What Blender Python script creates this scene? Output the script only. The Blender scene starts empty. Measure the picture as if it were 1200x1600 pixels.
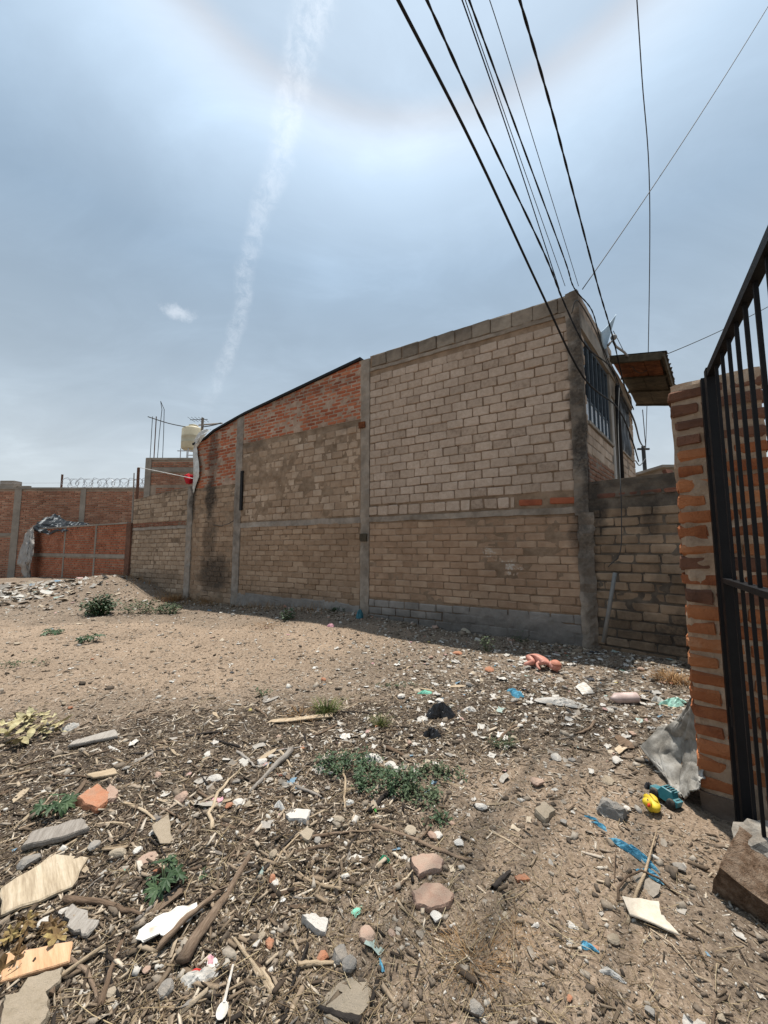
import bpy, math, random
import numpy as np
from mathutils import Vector, Matrix, Euler

R = math.radians
random.seed(7)
rng = np.random.default_rng(11)
SC = bpy.context.scene
COL = SC.collection

# ------------------------------------------------------------------ camera
CAM_Z = 1.4
PITCH = R(5.44)
cam_data = bpy.data.cameras.new('camera')
cam_data.sensor_fit = 'HORIZONTAL'
cam_data.sensor_width = 36.0
cam_data.lens = 18.0
cam_data.clip_start = 0.05
cam_data.clip_end = 2000
cam = bpy.data.objects.new('camera', cam_data)
COL.objects.link(cam)
cam.location = (0, 0, CAM_Z)
cam.rotation_euler = (R(90) + PITCH, 0, 0)
SC.camera = cam

# ------------------------------------------------------------------ light
SUN_EL, SUN_AZ = R(78.5), R(10.5)
SUN = Vector((math.sin(SUN_AZ) * math.cos(SUN_EL), math.cos(SUN_AZ) * math.cos(SUN_EL), math.sin(SUN_EL)))
sl = bpy.data.lights.new('sun', 'SUN')
sl.energy = 4.0
sl.angle = R(0.8)
sl.color = (1.0, 0.95, 0.87)
so = bpy.data.objects.new('sun', sl)
COL.objects.link(so)
so.rotation_euler = SUN.to_track_quat('Z', 'Y').to_euler()
so.location = (3, 4, 30)
SC.view_settings.view_transform = 'Standard'
SC.view_settings.look = 'None'
SC.view_settings.gamma = 1
SC.view_settings.exposure = 0.64
SC.view_settings.use_curve_mapping = False
SC.cycles.max_bounces = 6
SC.cycles.diffuse_bounces = 4

CP, SP = math.cos(PITCH), math.sin(PITCH)


def ray(px, py):
    dx, dy = (px - 600) / 600, (800 - py) / 600
    return np.array((dx, CP - dy * SP, SP + dy * CP))


def at_depth(px, py, Y):
    r = ray(px, py)
    k = Y / r[1]
    return Vector((r[0] * k, Y, CAM_Z + r[2] * k))


def at_height(px, py, z):
    r = ray(px, py)
    k = (z - CAM_Z) / r[2]
    return Vector((r[0] * k, r[1] * k, z))


# ---- node helpers
class NT:
    def __init__(s, tree):
        s.t = tree
        s.n = tree.nodes
        s.l = tree.links

    def new(s, kind, **kw):
        n = s.n.new(kind)
        for k, v in kw.items():
            setattr(n, k, v)
        return n

    def link(s, a, b):
        s.l.new(a, b)

    def setin(s, sock, v):
        if isinstance(v, bpy.types.NodeSocket):
            s.l.new(v, sock)
        elif v is not None:
            sock.default_value = v

    def math(s, op, a, b=None, c=None, clamp=False):
        n = s.new('ShaderNodeMath', operation=op, use_clamp=clamp)
        s.setin(n.inputs[0], a)
        if b is not None:
            s.setin(n.inputs[1], b)
        if c is not None:
            s.setin(n.inputs[2], c)
        return n.outputs[0]

    def vmath(s, op, a, b=None):
        n = s.new('ShaderNodeVectorMath', operation=op)
        s.setin(n.inputs[0], a)
        if b is not None:
            s.setin(n.inputs[1], b)
        return n.outputs['Value'] if op in ('DOT_PRODUCT', 'LENGTH') else n.outputs[0]

    def noise(s, vec, scale, detail=4, rough=0.6, dist=0.0):
        n = s.new('ShaderNodeTexNoise')
        if vec is not None:
            s.link(vec, n.inputs['Vector'])
        n.inputs['Scale'].default_value = scale
        n.inputs['Detail'].default_value = detail
        n.inputs['Roughness'].default_value = rough
        n.inputs['Distortion'].default_value = dist
        return n.outputs['Fac']

    def ramp(s, fac, stops, interp='LINEAR'):
        n = s.new('ShaderNodeValToRGB')
        e = n.color_ramp
        e.interpolation = interp
        while len(e.elements) < len(stops):
            e.elements.new(0.5)
        for el, (p, c) in zip(e.elements, stops):
            el.position = p
            el.color = (c, c, c, 1) if isinstance(c, (int, float)) else (*c, 1)
        s.setin(n.inputs[0], fac)
        return n.outputs[0]

    def mix(s, fac, a, b, blend='MIX'):
        n = s.new('ShaderNodeMix', data_type='RGBA', blend_type=blend)
        s.setin(n.inputs[0], fac)
        for i, v in ((6, a), (7, b)):
            if isinstance(v, tuple):
                v = (*v, 1)
            s.setin(n.inputs[i], v)
        return n.outputs[2]

    def smooth(s, v, a, b):
        n = s.new('ShaderNodeMapRange', interpolation_type='SMOOTHSTEP')
        s.setin(n.inputs[0], v)
        n.inputs[1].default_value = a
        n.inputs[2].default_value = b
        return n.outputs[0]


# ---- sky
world = bpy.data.worlds.new('World')
SC.world = world
world.use_nodes = True
W = NT(world.node_tree)
W.n.clear()
tc = W.new('ShaderNodeTexCoord').outputs['Generated']
D = W.vmath('NORMALIZE', tc)
sky = W.new('ShaderNodeTexSky', sky_type='NISHITA')
sky.sun_disc = False
sky.sun_elevation = SUN_EL
sky.sun_rotation = SUN_AZ
sky.dust_density = 2.0
sky.air_density = 1.0
sky.altitude = 1500
sep = W.new('ShaderNodeSeparateXYZ')
W.link(D, sep.inputs[0])
ang = W.math('MULTIPLY', W.math('ARCCOSINE', W.vmath('DOT_PRODUCT', D, tuple(SUN))), 22.0 / 27.6 / R(90))   # 1 = 90 degrees
# thin high veil: brightness by height above the horizon, then by angle from the sun
veil = W.ramp(sep.outputs[2], [(0.0, (.48, .51, .51)), (0.16, (.40, .44, .46)), (0.32, (.29, .345, .39)), (0.6, (.158, .225, .297)), (1.0, (.17, .235, .305))])
aureole = W.ramp(ang, [(0.0, .98), (0.06, .85), (0.14, .62), (0.215, .50), (0.240, .48), (0.262, .66), (0.295, .58), (0.34, .46), (0.40, .37), (0.50, .295), (0.75, 0.262), (1.0, 0.262)], 'B_SPLINE')
halo_tint = W.ramp(ang, [(0.0, (.86, .86, .86)), (0.228, (.86, .86, .86)), (0.243, (.95, .85, .79)), (0.258, (.91, .86, .83)), (0.29, (.86, .86, .86)), (1.0, (.86, .86, .86))])
desat = W.ramp(ang, [(0.0, 0.6), (0.25, 0.58), (0.40, 0.26), (0.6, 0.0), (1.0, 0.0)])
veil = W.mix(desat, veil, (.235, .27, .305))
# streaky cirrus: direction projected on a plane high above
zc = W.math('ADD', sep.outputs[2], 0.35)
pv = W.new('ShaderNodeCombineXYZ')
W.link(W.math('DIVIDE', sep.outputs[0], zc), pv.inputs[0])
W.link(W.math('DIVIDE', sep.outputs[1], zc), pv.inputs[1])
mp = W.new('ShaderNodeMapping')
mp.inputs['Rotation'].default_value = (0, 0, R(-62))
mp.inputs['Scale'].default_value = (0.9, 1.9, 1)
W.link(pv.outputs[0], mp.inputs[0])
c1 = W.noise(mp.outputs[0], 2.6, 6, 0.62, 0.6)
c2 = W.noise(pv.outputs[0], 2.2, 3, 0.5, 0.3)
cirr = W.math('MULTIPLY', W.math('ADD', W.smooth(c1, 0.35, 0.72), W.smooth(c2, 0.35, 0.7)), 0.5)
amp = W.ramp(cirr, [(0.0, 0.69), (0.5, 0.76), (1.0, .87)])
col = W.mix(1.0, veil, aureole, 'MULTIPLY')
col = W.mix(1.0, col, halo_tint, 'MULTIPLY')
col = W.mix(1.0, col, amp, 'MULTIPLY')
col = W.vmath('SCALE', col)
col.node.inputs['Scale'].default_value = 10 * 3.85 / .86 / .77
col = W.mix(0.90, sky.outputs[0], col)
# an old vapour trail: a band on a great circle
ta, tb = Vector(ray(486, 60)).normalized(), Vector(ray(350, 560)).normalized()
tn = ta.cross(tb).normalized()
tm = (ta + tb).normalized()
te = tn.cross(tm).normalized()          # along the trail
if te.z < 0:
    te = -te
dn = W.noise(D, 5.0, 4, 0.6)
dist = W.math('ADD', W.vmath('DOT_PRODUCT', D, tuple(tn)), W.math('MULTIPLY', W.math('SUBTRACT', dn, 0.5), 0.075))
along = W.math('ARCTAN2', W.vmath('DOT_PRODUCT', D, tuple(te)), W.vmath('DOT_PRODUCT', D, tuple(tm)))
wid = W.ramp(W.math('MULTIPLY_ADD', along, 0.8, 0.5), [(0.0, 0.014), (0.5, 0.030), (0.9, 0.055), (1.0, 0.06)])
core = W.math('SUBTRACT', 1.0, W.math('DIVIDE', W.math('ABSOLUTE', dist), wid), clamp=True)
puff = W.smooth(W.noise(D, 42.0, 6, 0.75, 0.5), 0.30, 0.72)
rng_m = W.ramp(W.math('MULTIPLY_ADD', along, 0.8, 0.5), [(0.0, 0.0), (0.12, 0.0), (0.3, 0.17), (0.6, 0.22), (0.9, 0.36), (1.0, 0.36)])
trail = W.math('MULTIPLY', W.math('MULTIPLY', W.smooth(core, 0.0, 0.8), puff), rng_m)
# one small ragged cloud low in the sky
cd = Vector(ray(281, 489)).normalized()
cdist = W.vmath('SUBTRACT', D, tuple(cd))
cm = W.new('ShaderNodeMapping')
cm.inputs['Scale'].default_value = (1.0, 1.0, 2.6)
W.link(cdist, cm.inputs[0])
cl = W.math('ADD', W.vmath('LENGTH', cm.outputs[0]), W.math('MULTIPLY', W.math('SUBTRACT', W.noise(D, 26.0, 5, 0.7), 0.5), 0.09))
small = W.math('MULTIPLY', W.math('SUBTRACT', 1.0, W.smooth(cl, 0.0, 0.045)), 0.32)
col = W.mix(W.math('MAXIMUM', trail, small), col, (8.0, 8.3, 8.8))
bg = W.new('ShaderNodeBackground')
W.link(col, bg.inputs[0])
bg.inputs[1].default_value = 0.1
wo = W.new('ShaderNodeOutputWorld')
W.link(bg.outputs[0], wo.inputs[0])

# ------------------------------------------------------------------ tagging and mesh helpers


def tag(o, label=None, cat=None, group=None, kind=None):
    if label:
        o['label'] = label
    if cat:
        o['category'] = cat
    if group:
        o['group'] = group
    if kind:
        o['kind'] = kind
    return o


def empty(name, loc=(0, 0, 0), rotz=0.0, rot=None):
    o = bpy.data.objects.new(name, None)
    COL.objects.link(o)
    o.location = loc
    o.rotation_euler = rot if rot else (0, 0, rotz)
    o.empty_display_size = 0.1
    return o


def mesh_from(name, verts, faces, smooth=False):
    me = bpy.data.meshes.new(name)
    me.from_pydata([tuple(v) for v in verts], [], faces)
    if smooth:
        me.polygons.foreach_set('use_smooth', [True] * len(me.polygons))
    me.update()
    return me


def obj(name, me, mat=None, parent=None, loc=None, rot=None, scale=None):
    if mat is not None and len(me.materials) == 0:
        me.materials.append(mat)
    o = bpy.data.objects.new(name, me)
    COL.objects.link(o)
    if parent:
        o.parent = parent
    if loc is not None:
        o.location = loc
    if rot is not None:
        o.rotation_euler = rot
    if scale is not None:
        o.scale = scale
    return o


class MB:
    """collects shapes into one mesh"""

    def __init__(s):
        s.v, s.f = [], []

    def add(s, v, f):
        b = len(s.v)
        s.v += [tuple(p) for p in v]
        s.f += [tuple(i + b for i in q) for q in f]
        return s

    def box(s, x0, x1, y0, y1, z0, z1, M=None):
        v = [Vector(p) for p in ((x0, y0, z0), (x1, y0, z0), (x1, y1, z0), (x0, y1, z0), (x0, y0, z1), (x1, y0, z1), (x1, y1, z1), (x0, y1, z1))]
        if M is not None:
            v = [M @ p for p in v]
        return s.add(v, [(0, 3, 2, 1), (4, 5, 6, 7), (0, 1, 5, 4), (1, 2, 6, 5), (2, 3, 7, 6), (3, 0, 4, 7)])

    def tube(s, pts, rad, n=6, cap=True):
        pts = [Vector(p) for p in pts]
        if not isinstance(rad, (list, tuple)):
            rad = [rad] * len(pts)
        rings = []
        ref = None
        for i, p in enumerate(pts):
            d = (pts[min(i + 1, len(pts) - 1)] - pts[max(i - 1, 0)]).normalized()
            if ref is None:
                ref = Vector((0, 0, 1)) if abs(d.z) < 0.9 else Vector((1, 0, 0))
            a = d.cross(ref).normalized()
            ref = a.cross(d).normalized()
            rings.append([p + (a * math.cos(t) + ref * math.sin(t)) * rad[i] for t in [2 * math.pi * k / n for k in range(n)]])
        v = [q for r in rings for q in r]
        f = []
        for i in range(len(pts) - 1):
            for k in range(n):
                k2 = (k + 1) % n
                f.append((i * n + k, i * n + k2, (i + 1) * n + k2, (i + 1) * n + k))
        if cap:
            f.append(tuple(range(n - 1, -1, -1)))
            f.append(tuple((len(pts) - 1) * n + k for k in range(n)))
        return s.add(v, f)

    def lathe(s, prof, n=20, M=None):
        v, f = [], []
        for r, z in prof:
            for k in range(n):
                t = 2 * math.pi * k / n
                p = Vector((r * math.cos(t), r * math.sin(t), z))
                v.append(M @ p if M is not None else p)
        for i in range(len(prof) - 1):
            for k in range(n):
                k2 = (k + 1) % n
                f.append((i * n + k, i * n + k2, (i + 1) * n + k2, (i + 1) * n + k))
        f.append(tuple(range(n - 1, -1, -1)))
        f.append(tuple((len(prof) - 1) * n + k for k in range(n)))
        return s.add(v, f)

    def ball(s, c, r, seg=12, rings=8, M=None):
        r = (r, r, r) if isinstance(r, (int, float)) else r
        v, f = [], []
        for i in range(rings + 1):
            ph = math.pi * i / rings
            for k in range(seg):
                t = 2 * math.pi * k / seg
                p = Vector((c[0] + r[0] * math.sin(ph) * math.cos(t), c[1] + r[1] * math.sin(ph) * math.sin(t), c[2] + r[2] * math.cos(ph)))
                v.append(M @ p if M is not None else p)
        for i in range(rings):
            for k in range(seg):
                k2 = (k + 1) % seg
                f.append((i * seg + k, (i + 1) * seg + k, (i + 1) * seg + k2, i * seg + k2))
        return s.add(v, f)

    def build(s, name, mat, parent=None, smooth=False, **kw):
        return obj(name, mesh_from(name, s.v, s.f, smooth), mat, parent, **kw)


def hash2(ix, iy, seed):
    h = (ix.astype(np.int64) * 374761393 + iy.astype(np.int64) * 668265263 + seed * 1442695041) & 0xFFFFFFFF
    h = ((h ^ (h >> 13)) * 1274126177) & 0xFFFFFFFF
    return ((h ^ (h >> 16)) & 0xFFFF) / 65535.0


def vnoise(x, y, seed=0):
    x, y = np.asarray(x, float), np.asarray(y, float)
    ix, iy = np.floor(x), np.floor(y)
    fx, fy = x - ix, y - iy
    fx, fy = fx * fx * (3 - 2 * fx), fy * fy * (3 - 2 * fy)
    a, b = hash2(ix, iy, seed), hash2(ix + 1, iy, seed)
    c, d = hash2(ix, iy + 1, seed), hash2(ix + 1, iy + 1, seed)
    return (a * (1 - fx) + b * fx) * (1 - fy) + (c * (1 - fx) + d * fx) * fy


def fbm(x, y, seed=0, oct=4):
    t, a, s = 0, 0.5, 0
    for i in range(oct):
        t = t + a * vnoise(np.asarray(x) * 2 ** i, np.asarray(y) * 2 ** i, seed + i * 17)
        s += a
        a *= 0.5
    return t / s


# ------------------------------------------------------------------ the plot: frames of the walls
OA = at_depth(922, 857, 5.6)
OA = Vector((OA.x, OA.y, 0))
AA, AF, AD = R(-31.2), R(49.0), R(-46.0)
uA = Vector((math.cos(AA), math.sin(AA), 0))
nA = Vector((-math.sin(AA), math.cos(AA), 0))        # points into the building


def on_wall(px, py, O=OA, a=AA):
    r = ray(px, py)
    n = (-math.sin(a), math.cos(a))
    k = (O[0] * n[0] + O[1] * n[1]) / (r[0] * n[0] + r[1] * n[1])
    x, y = r[0] * k - O[0], r[1] * k - O[1]
    return (x * math.cos(a) + y * math.sin(a), CAM_Z + r[2] * k)


def wall_pt(u, out=0.0):
    p = OA + uA * u - nA * out
    return p.x, p.y


def gauss(x, y, cx, cy, rx, ry=None):
    ry = ry or rx
    return np.exp(-(((x - cx) / rx) ** 2 + ((y - cy) / ry) ** 2))


def ground_z(x, y, micro=True):
    x, y = np.asarray(x, float), np.asarray(y, float)
    z = 0.0 * x
    for u, out, h, r in ((-12.9, 0.5, 0.44, 1.5), (-11.4, 0.3, 0.16, 1.0), (-3.9, 0.0, 0.13, 1.2), (-5.6, 0.1, 0.10, 1.2), (-15.5, 0.6, 0.30, 2.6), (-20, 0.0, 0.22, 3.5)):
        cx, cy = wall_pt(u, out)
        z = z + h * gauss(x, y, cx, cy, r)
    z = z + 0.05 * gauss(x, y, -10.4, 10.6, 1.8, 1.2)
    z = z + 0.08 * (fbm(x * 0.45, y * 0.45, 3) - 0.5)
    z = z + 0.06 * (fbm(x * 1.6 + 9, y * 1.6, 5) - 0.5) + 0.022 * np.abs(fbm(x * 3.1, y * 3.1 + 4, 15) - 0.5)
    if micro:
        rough = 0.75 + 0.5 * ash(x, y)
        z = z + 0.022 * rough * (fbm(x * 7, y * 7, 8, 3) - 0.5)
        z = z + 0.011 * (fbm(x * 26, y * 26, 12, 2) - 0.5)
    return z


def G0(px, py):
    p = at_height(px, py, 0.0)
    return p.x, p.y


_ASH = [(*G0(px, py), r, ry, s) for px, py, r, ry, s in (
    (200, 1190, 1.1, .75, 1.0), (420, 1150, 1.0, .6, 0.9), (60, 1250, 1.2, .8, 1.0), (480, 1250, .7, .5, 0.8), (300, 1320, .7, .45, 0.8),
    (100, 1480, .55, .35, .7), (330, 1520, .4, .25, .55), (640, 1130, .9, .6, .7), (760, 1080, 1.0, .8, .55), (900, 1120, .8, .5, .4))]
_PALE = [(*G0(px, py), r, ry, s) for px, py, r, ry, s in (
    (250, 1030, 2.0, 1.2, .8), (60, 1010, 2.5, 1.4, .85), (420, 1000, 1.6, 1.2, .6), (600, 990, 1.6, .7, .45), (-200, 1030, 3, 2, 1.),
    (900, 1260, .55, .6, .6), (1080, 1300, .35, .3, .6), (900, 1420, .4, .35, .5), (720, 1220, .5, .3, .3), (620, 1540, .3, .25, .35), (1000, 1550, .4, .3, .3))]


def ash(x, y):
    a = sum(s * gauss(x, y, cx, cy, rx, ry) for cx, cy, rx, ry, s in _ASH)
    p = sum(s * gauss(x, y, cx, cy, rx, ry) for cx, cy, rx, ry, s in _PALE)
    n = .6 * (fbm(np.asarray(x) * 1.3, np.asarray(y) * 1.3, 41) - 0.5) + .6 * (fbm(np.asarray(x) * 4.5, np.asarray(y) * 4.5, 44, 3) - .5)
    return np.clip(0.26 + 0.75 * a - 0.9 * p + 1.2 * n, 0, 1)


def pale(x, y):
    p = sum(s * gauss(x, y, cx, cy, rx, ry) for cx, cy, rx, ry, s in _PALE)
    return np.clip(p * 1.1 + 0.6 * (fbm(np.asarray(x) * 1.3, np.asarray(y) * 1.3, 77) - 0.5), 0, 1)


def gz(x, y):
    return float(ground_z(np.array([x]), np.array([y]))[0])


def G(px, py, up=0.0):
    """the point of the ground seen at a place of the photograph"""
    z = 0.0
    for _ in range(6):
        p = at_height(px, py, z)
        z = gz(p.x, p.y)
    p.z = z + up
    return p


# ------------------------------------------------------------------ materials
def stain_group(name, O, a, blobs):
    """soot and damp stains given as ellipses on a wall: (u, z, ru, rz, strength)"""
    g = bpy.data.node_groups.new(name, 'ShaderNodeTree')
    g.interface.new_socket('Mask', in_out='OUTPUT', socket_type='NodeSocketFloat')
    T = NT(g)
    pos = T.new('ShaderNodeNewGeometry').outputs['Position']
    rel = T.vmath('SUBTRACT', pos, (O.x, O.y, 0))
    nz = T.new('ShaderNodeTexNoise')
    nz.inputs['Scale'].default_value = 3.2
    nz.inputs['Detail'].default_value = 5
    T.link(pos, nz.inputs['Vector'])
    off = T.vmath('SCALE', T.vmath('SUBTRACT', nz.outputs['Color'], (0.5, 0.5, 0.5)))
    off.node.inputs['Scale'].default_value = 0.55
    rel = T.vmath('ADD', rel, off)
    u = T.vmath('DOT_PRODUCT', rel, (math.cos(a), math.sin(a), 0))
    z = T.vmath('DOT_PRODUCT', rel, (0, 0, 1))
    acc = None
    for (u0, z0, ru, rz, s) in blobs:
        du = T.math('DIVIDE', T.math('SUBTRACT', u, u0), ru)
        dz = T.math('DIVIDE', T.math('SUBTRACT', z, z0), rz)
        d = T.math('ADD', T.math('MULTIPLY', du, du), T.math('MULTIPLY', dz, dz))
        m = T.math('MULTIPLY', T.math('SUBTRACT', 1.0, T.smooth(d, 0.1, 1.3)), s)
        acc = m if acc is None else T.math('MAXIMUM', acc, m)
    fine = T.noise(pos, 22, 4, 0.7)
    acc = T.math('MULTIPLY', acc, T.ramp(fine, [(0.25, 0.55), (0.6, 1.0)]))
    out = T.new('NodeGroupOutput')
    T.link(acc, out.inputs[0])
    return g


def material(name, stops, rough=0.9, var=0.6, nscale=6.0, bump=(60, 0.4), big=None, stain=None, stain_col=(.035, .03, .026), coord='pos',
             stretch=None, pale_mark=None, metallic=0.0, speck=None, attr=True, interp='LINEAR', alpha=None, spec=0.15, trans=0.0, dusty=None, pores=None):
    """colour = ramp over a mix of per-piece randomness and noise; fine relief by bump"""
    m = bpy.data.materials.new(name)
    m.use_nodes = True
    T = NT(m.node_tree)
    bs = T.n['Principled BSDF']
    if coord == 'pos':
        vec = T.new('ShaderNodeNewGeometry').outputs['Position']
    else:
        vec = T.new('ShaderNodeTexCoord').outputs['Object']
    v2 = vec
    if stretch:
        mp = T.new('ShaderNodeMapping')
        mp.inputs['Scale'].default_value = stretch
        T.link(vec, mp.inputs[0])
        v2 = mp.outputs[0]
    rnd = T.new('ShaderNodeObjectInfo').outputs['Random']
    if attr:
        at = T.new('ShaderNodeAttribute', attribute_name='tint').outputs['Fac']
        rnd = T.math('FRACT', T.math('ADD', rnd, at))
    nz = T.noise(v2, nscale, 5, 0.65)
    nzc = T.smooth(nz, 0.25, 0.75)
    fac = T.math('ADD', T.math('MULTIPLY', rnd, var), T.math('MULTIPLY', nzc, 1 - var))
    col = T.ramp(fac, stops, interp)
    if big:
        b = T.noise(vec, big[0], 4, 0.6)
        col = T.mix(1.0, col, T.ramp(b, [(0.3, 1 - big[1]), (0.7, 1 + big[1])]), 'MULTIPLY')
    if speck:
        s = T.noise(vec, speck[0], 3, 0.8)
        col = T.mix(T.smooth(s, speck[1], speck[1] + 0.08), col, speck[2])
    if stain is not None:
        gn = T.new('ShaderNodeGroup')
        gn.node_tree = stain
        col = T.mix(gn.outputs[0], col, stain_col)
    if pale_mark is not None:
        gn = T.new('ShaderNodeGroup')
        gn.node_tree = pale_mark
        brk = T.smooth(T.noise(vec, 26, 4, .7), .46, .56)
        col = T.mix(T.math('MULTIPLY', gn.outputs[0], brk), col, (.50, .45, .39))
    if dusty:
        nrm = T.new('ShaderNodeNewGeometry').outputs['Normal']
        up = T.smooth(T.vmath('DOT_PRODUCT', nrm, (0, 0, 1)), 0.3, 1.0)
        col = T.mix(T.math('MULTIPLY', up, T.math('MULTIPLY', T.smooth(T.noise(vec, 30, 3), .35, .65), dusty)), col, (.30, .24, .18))
    T.link(col, bs.inputs['Base Color'])
    bs.inputs['Roughness'].default_value = rough
    bs.inputs['Metallic'].default_value = metallic
    bs.inputs['Specular IOR Level'].default_value = spec
    if trans:
        bs.inputs['Transmission Weight'].default_value = trans
    if alpha is not None:
        bs.inputs['Alpha'].default_value = alpha
    if bump:
        h = T.noise(v2, bump[0], 5, 0.7)
        if pores:
            vo = T.new('ShaderNodeTexVoronoi')
            vo.inputs['Scale'].default_value = pores
            T.link(vec, vo.inputs['Vector'])
            h = T.math('ADD', h, T.math('MULTIPLY', T.smooth(vo.outputs['Distance'], 0.0, 0.35), 0.5))
        bn = T.new('ShaderNodeBump')
        bn.inputs['Strength'].default_value = bump[1]
        bn.inputs['Distance'].default_value = 0.01
        T.link(h, bn.inputs['Height'])
        T.link(bn.outputs[0], bs.inputs['Normal'])
    return m


stA = stain_group('stains_block_building', OA, AA, [
    (0.0, 4.2, .17, 1.6, .85), (0.02, 2.9, .22, 1.2, .95), (-.05, 1.6, .2, .7, .75), (0.0, .9, .12, 1.0, .5), (-.1, 5.25, .45, .25, .35),
    (-2.0, 5.45, 2.6, .22, .45), (-2.0, .1, 2.4, .22, .4), (-3.9, 1.2, .12, 1.0, .25)])
stB = stain_group('stains_brick_building', OA, AA, [
    (-8.9, 3.9, .28, .9, .7), (-8.95, 2.75, .30, .75, .95), (-8.9, 1.6, .3, .9, .55), (-8.7, .75, .75, .6, .85), (-8.4, 4.75, .5, .18, .6),
    (-9.7, 2.8, .14, .6, .8), (-5.8, 4.95, 2.4, .16, .35), (-7.3, 4.0, .5, .22, .4), (-6.0, 0.2, 2.0, .3, .35), (-7.85, 2.2, .12, 1.2, .3), (-4.4, 4.0, .3, .2, .3)])
stC = stain_group('stains_boundary_wall', OA, AA, [
    (-9.8, 2.7, .2, .7, .85), (-11.4, 3.15, 1.8, .16, .5), (-11.2, .55, 1.2, .28, .4), (-13.0, 1.0, .2, 1.3, .5)])
stD = stain_group('stains_alley_wall', OA, AD, [
    (.05, 2.0, .22, .5, .9), (.75, 1.9, .13, .45, .55), (1.0, .3, .4, .35, .8), (.45, .35, .5, .35, .55), (.9, 1.0, .25, .5, .35), (0, .9, .1, 1.2, .7), (1.6, 1.2, .5, 1.2, .3), (.5, 2.36, .7, .06, .35)])
stF = stain_group('stains_alley_facade', OA, AF, [
    (.05, 3.2, .22, 2.4, .95), (.1, 5.2, .3, .3, .6), (1.6, 5.15, 1.2, .1, .4)])

m_block = material('block_concrete', [(0.0, (.26, .19, .14)), (.3, (.385, .292, .222)), (.65, (.455, .35, .272)), (1, (.54, .43, .345))], var=.55, nscale=16, bump=(70, 1.0), big=(.7, .14), stain=stA, pores=45, speck=(110, .62, (.16, .12, .09)))
m_cope = material('block_coping', [(0.0, (.15, .12, .092)), (.5, (.235, .192, .15)), (1, (.32, .27, .215))], var=.55, nscale=9, bump=(80, .9), big=(.9, .2), stain=stA, pores=70)
_e1, _e2 = on_wall(768, 868), on_wall(795, 884)
efflo = stain_group('salt_marks', OA, AA, [(_e1[0], _e1[1], .16, .10, .8), (_e2[0], _e2[1], .14, .09, 1.0)])
m_clay = material('block_clay', pale_mark=efflo, stops= [(0.0, (.235, .15, .094)), (.4, (.32, .21, .138)), (.75, (.38, .262, .178)), (1, (.43, .31, .215))], var=.55, nscale=7, bump=(60, .8), big=(.8, .16), stain=stA)
m_mortA = material('mortar_building', [(0, (.17, .115, .075)), (1, (.30, .212, .145))], var=0, nscale=5, bump=(45, .9), big=(.9, .2), stain=stA)
m_conc = material('column_concrete', [(0, (.19, .155, .122)), (.6, (.28, .232, .187)), (1, (.36, .305, .25))], var=.1, nscale=4, bump=(50, .6), big=(1.3, .2), stain=stA)
m_plinth = material('plinth_cement', [(0, (.18, .16, .142)), (1, (.29, .262, .235))], var=.3, nscale=5, bump=(50, .5), big=(1.6, .25), stain=stA)
m_blockB = material('block_concrete_old', [(0, (.28, .19, .125)), (.5, (.38, .272, .19)), (1, (.50, .385, .29))], var=.6, nscale=8, bump=(90, .8), big=(.8, .16), stain=stB, pores=70)
m_clayB = material('block_clay_old', [(0, (.235, .155, .098)), (.5, (.32, .218, .145)), (1, (.41, .295, .205))], var=.6, nscale=7, bump=(60, .8), big=(.7, .16), stain=stB)
m_redB = material('brick_red', [(0, (.20, .062, .034)), (.3, (.32, .098, .05)), (.7, (.41, .135, .068)), (1, (.46, .20, .11))], var=.7, nscale=8, bump=(70, .8), big=(.8, .15), stain=stB)
m_mortB = material('mortar_old', [(0, (.17, .115, .075)), (1, (.32, .232, .16))], var=0, nscale=5, bump=(40, .9), big=(.8, .2), stain=stB)
m_mortRed = material('mortar_of_red_brick', [(0, (.28, .19, .135)), (1, (.45, .33, .25))], var=0, nscale=7, bump=(40, .9), big=(.8, .2), stain=stB)
m_concB = material('column_concrete_old', [(0, (.20, .168, .138)), (1, (.35, .30, .255))], var=.15, nscale=5, bump=(50, .6), big=(1.2, .2), stain=stB)
m_clayC = material('block_clay_boundary', [(0, (.26, .185, .125)), (.5, (.35, .255, .178)), (1, (.44, .335, .245))], var=.6, nscale=7, bump=(60, .7), big=(.7, .16), stain=stC)
m_redC = material('brick_red_boundary', [(0, (.15, .06, .04)), (1, (.27, .12, .075))], var=.7, nscale=8, bump=(60, .7), stain=stC)
m_mortC = material('mortar_boundary', [(0, (.15, .105, .07)), (1, (.28, .2, .14))], var=0, nscale=5, bump=(40, .9), big=(.8, .2), stain=stC)
m_clayD = material('block_clay_alley', [(0, (.17, .115, .075)), (.5, (.27, .19, .125)), (1, (.37, .27, .185))], var=.6, nscale=8, bump=(60, .9), big=(1.2, .25), stain=stD)
m_redD = material('brick_red_alley', [(0, (.12, .055, .04)), (1, (.22, .10, .066))], var=.6, nscale=8, bump=(60, .9), stain=stD)
m_mortD = material('mortar_alley', [(0, (.075, .06, .048)), (1, (.16, .13, .10))], var=0, nscale=6, bump=(45, .9), big=(1.2, .25), stain=stD)
m_blockF = material('block_concrete_facade', [(0, (.28, .21, .155)), (.5, (.39, .305, .235)), (1, (.48, .39, .31))], var=.6, nscale=8, bump=(90, .7), big=(.9, .16), stain=stF)
m_redF = material('brick_red_facade', [(0, (.17, .085, .055)), (1, (.27, .15, .10))], var=.6, nscale=8, bump=(60, .7), stain=stF)
m_mortF = material('mortar_facade', [(0, (.16, .13, .105)), (1, (.24, .2, .16))], var=0, nscale=6, bump=(45, .8), stain=stF)
m_concF = material('facade_render', [(0, (.22, .195, .165)), (1, (.32, .285, .245))], var=.1, nscale=4, bump=(50, .5), big=(1.2, .15), stain=stF)
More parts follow.
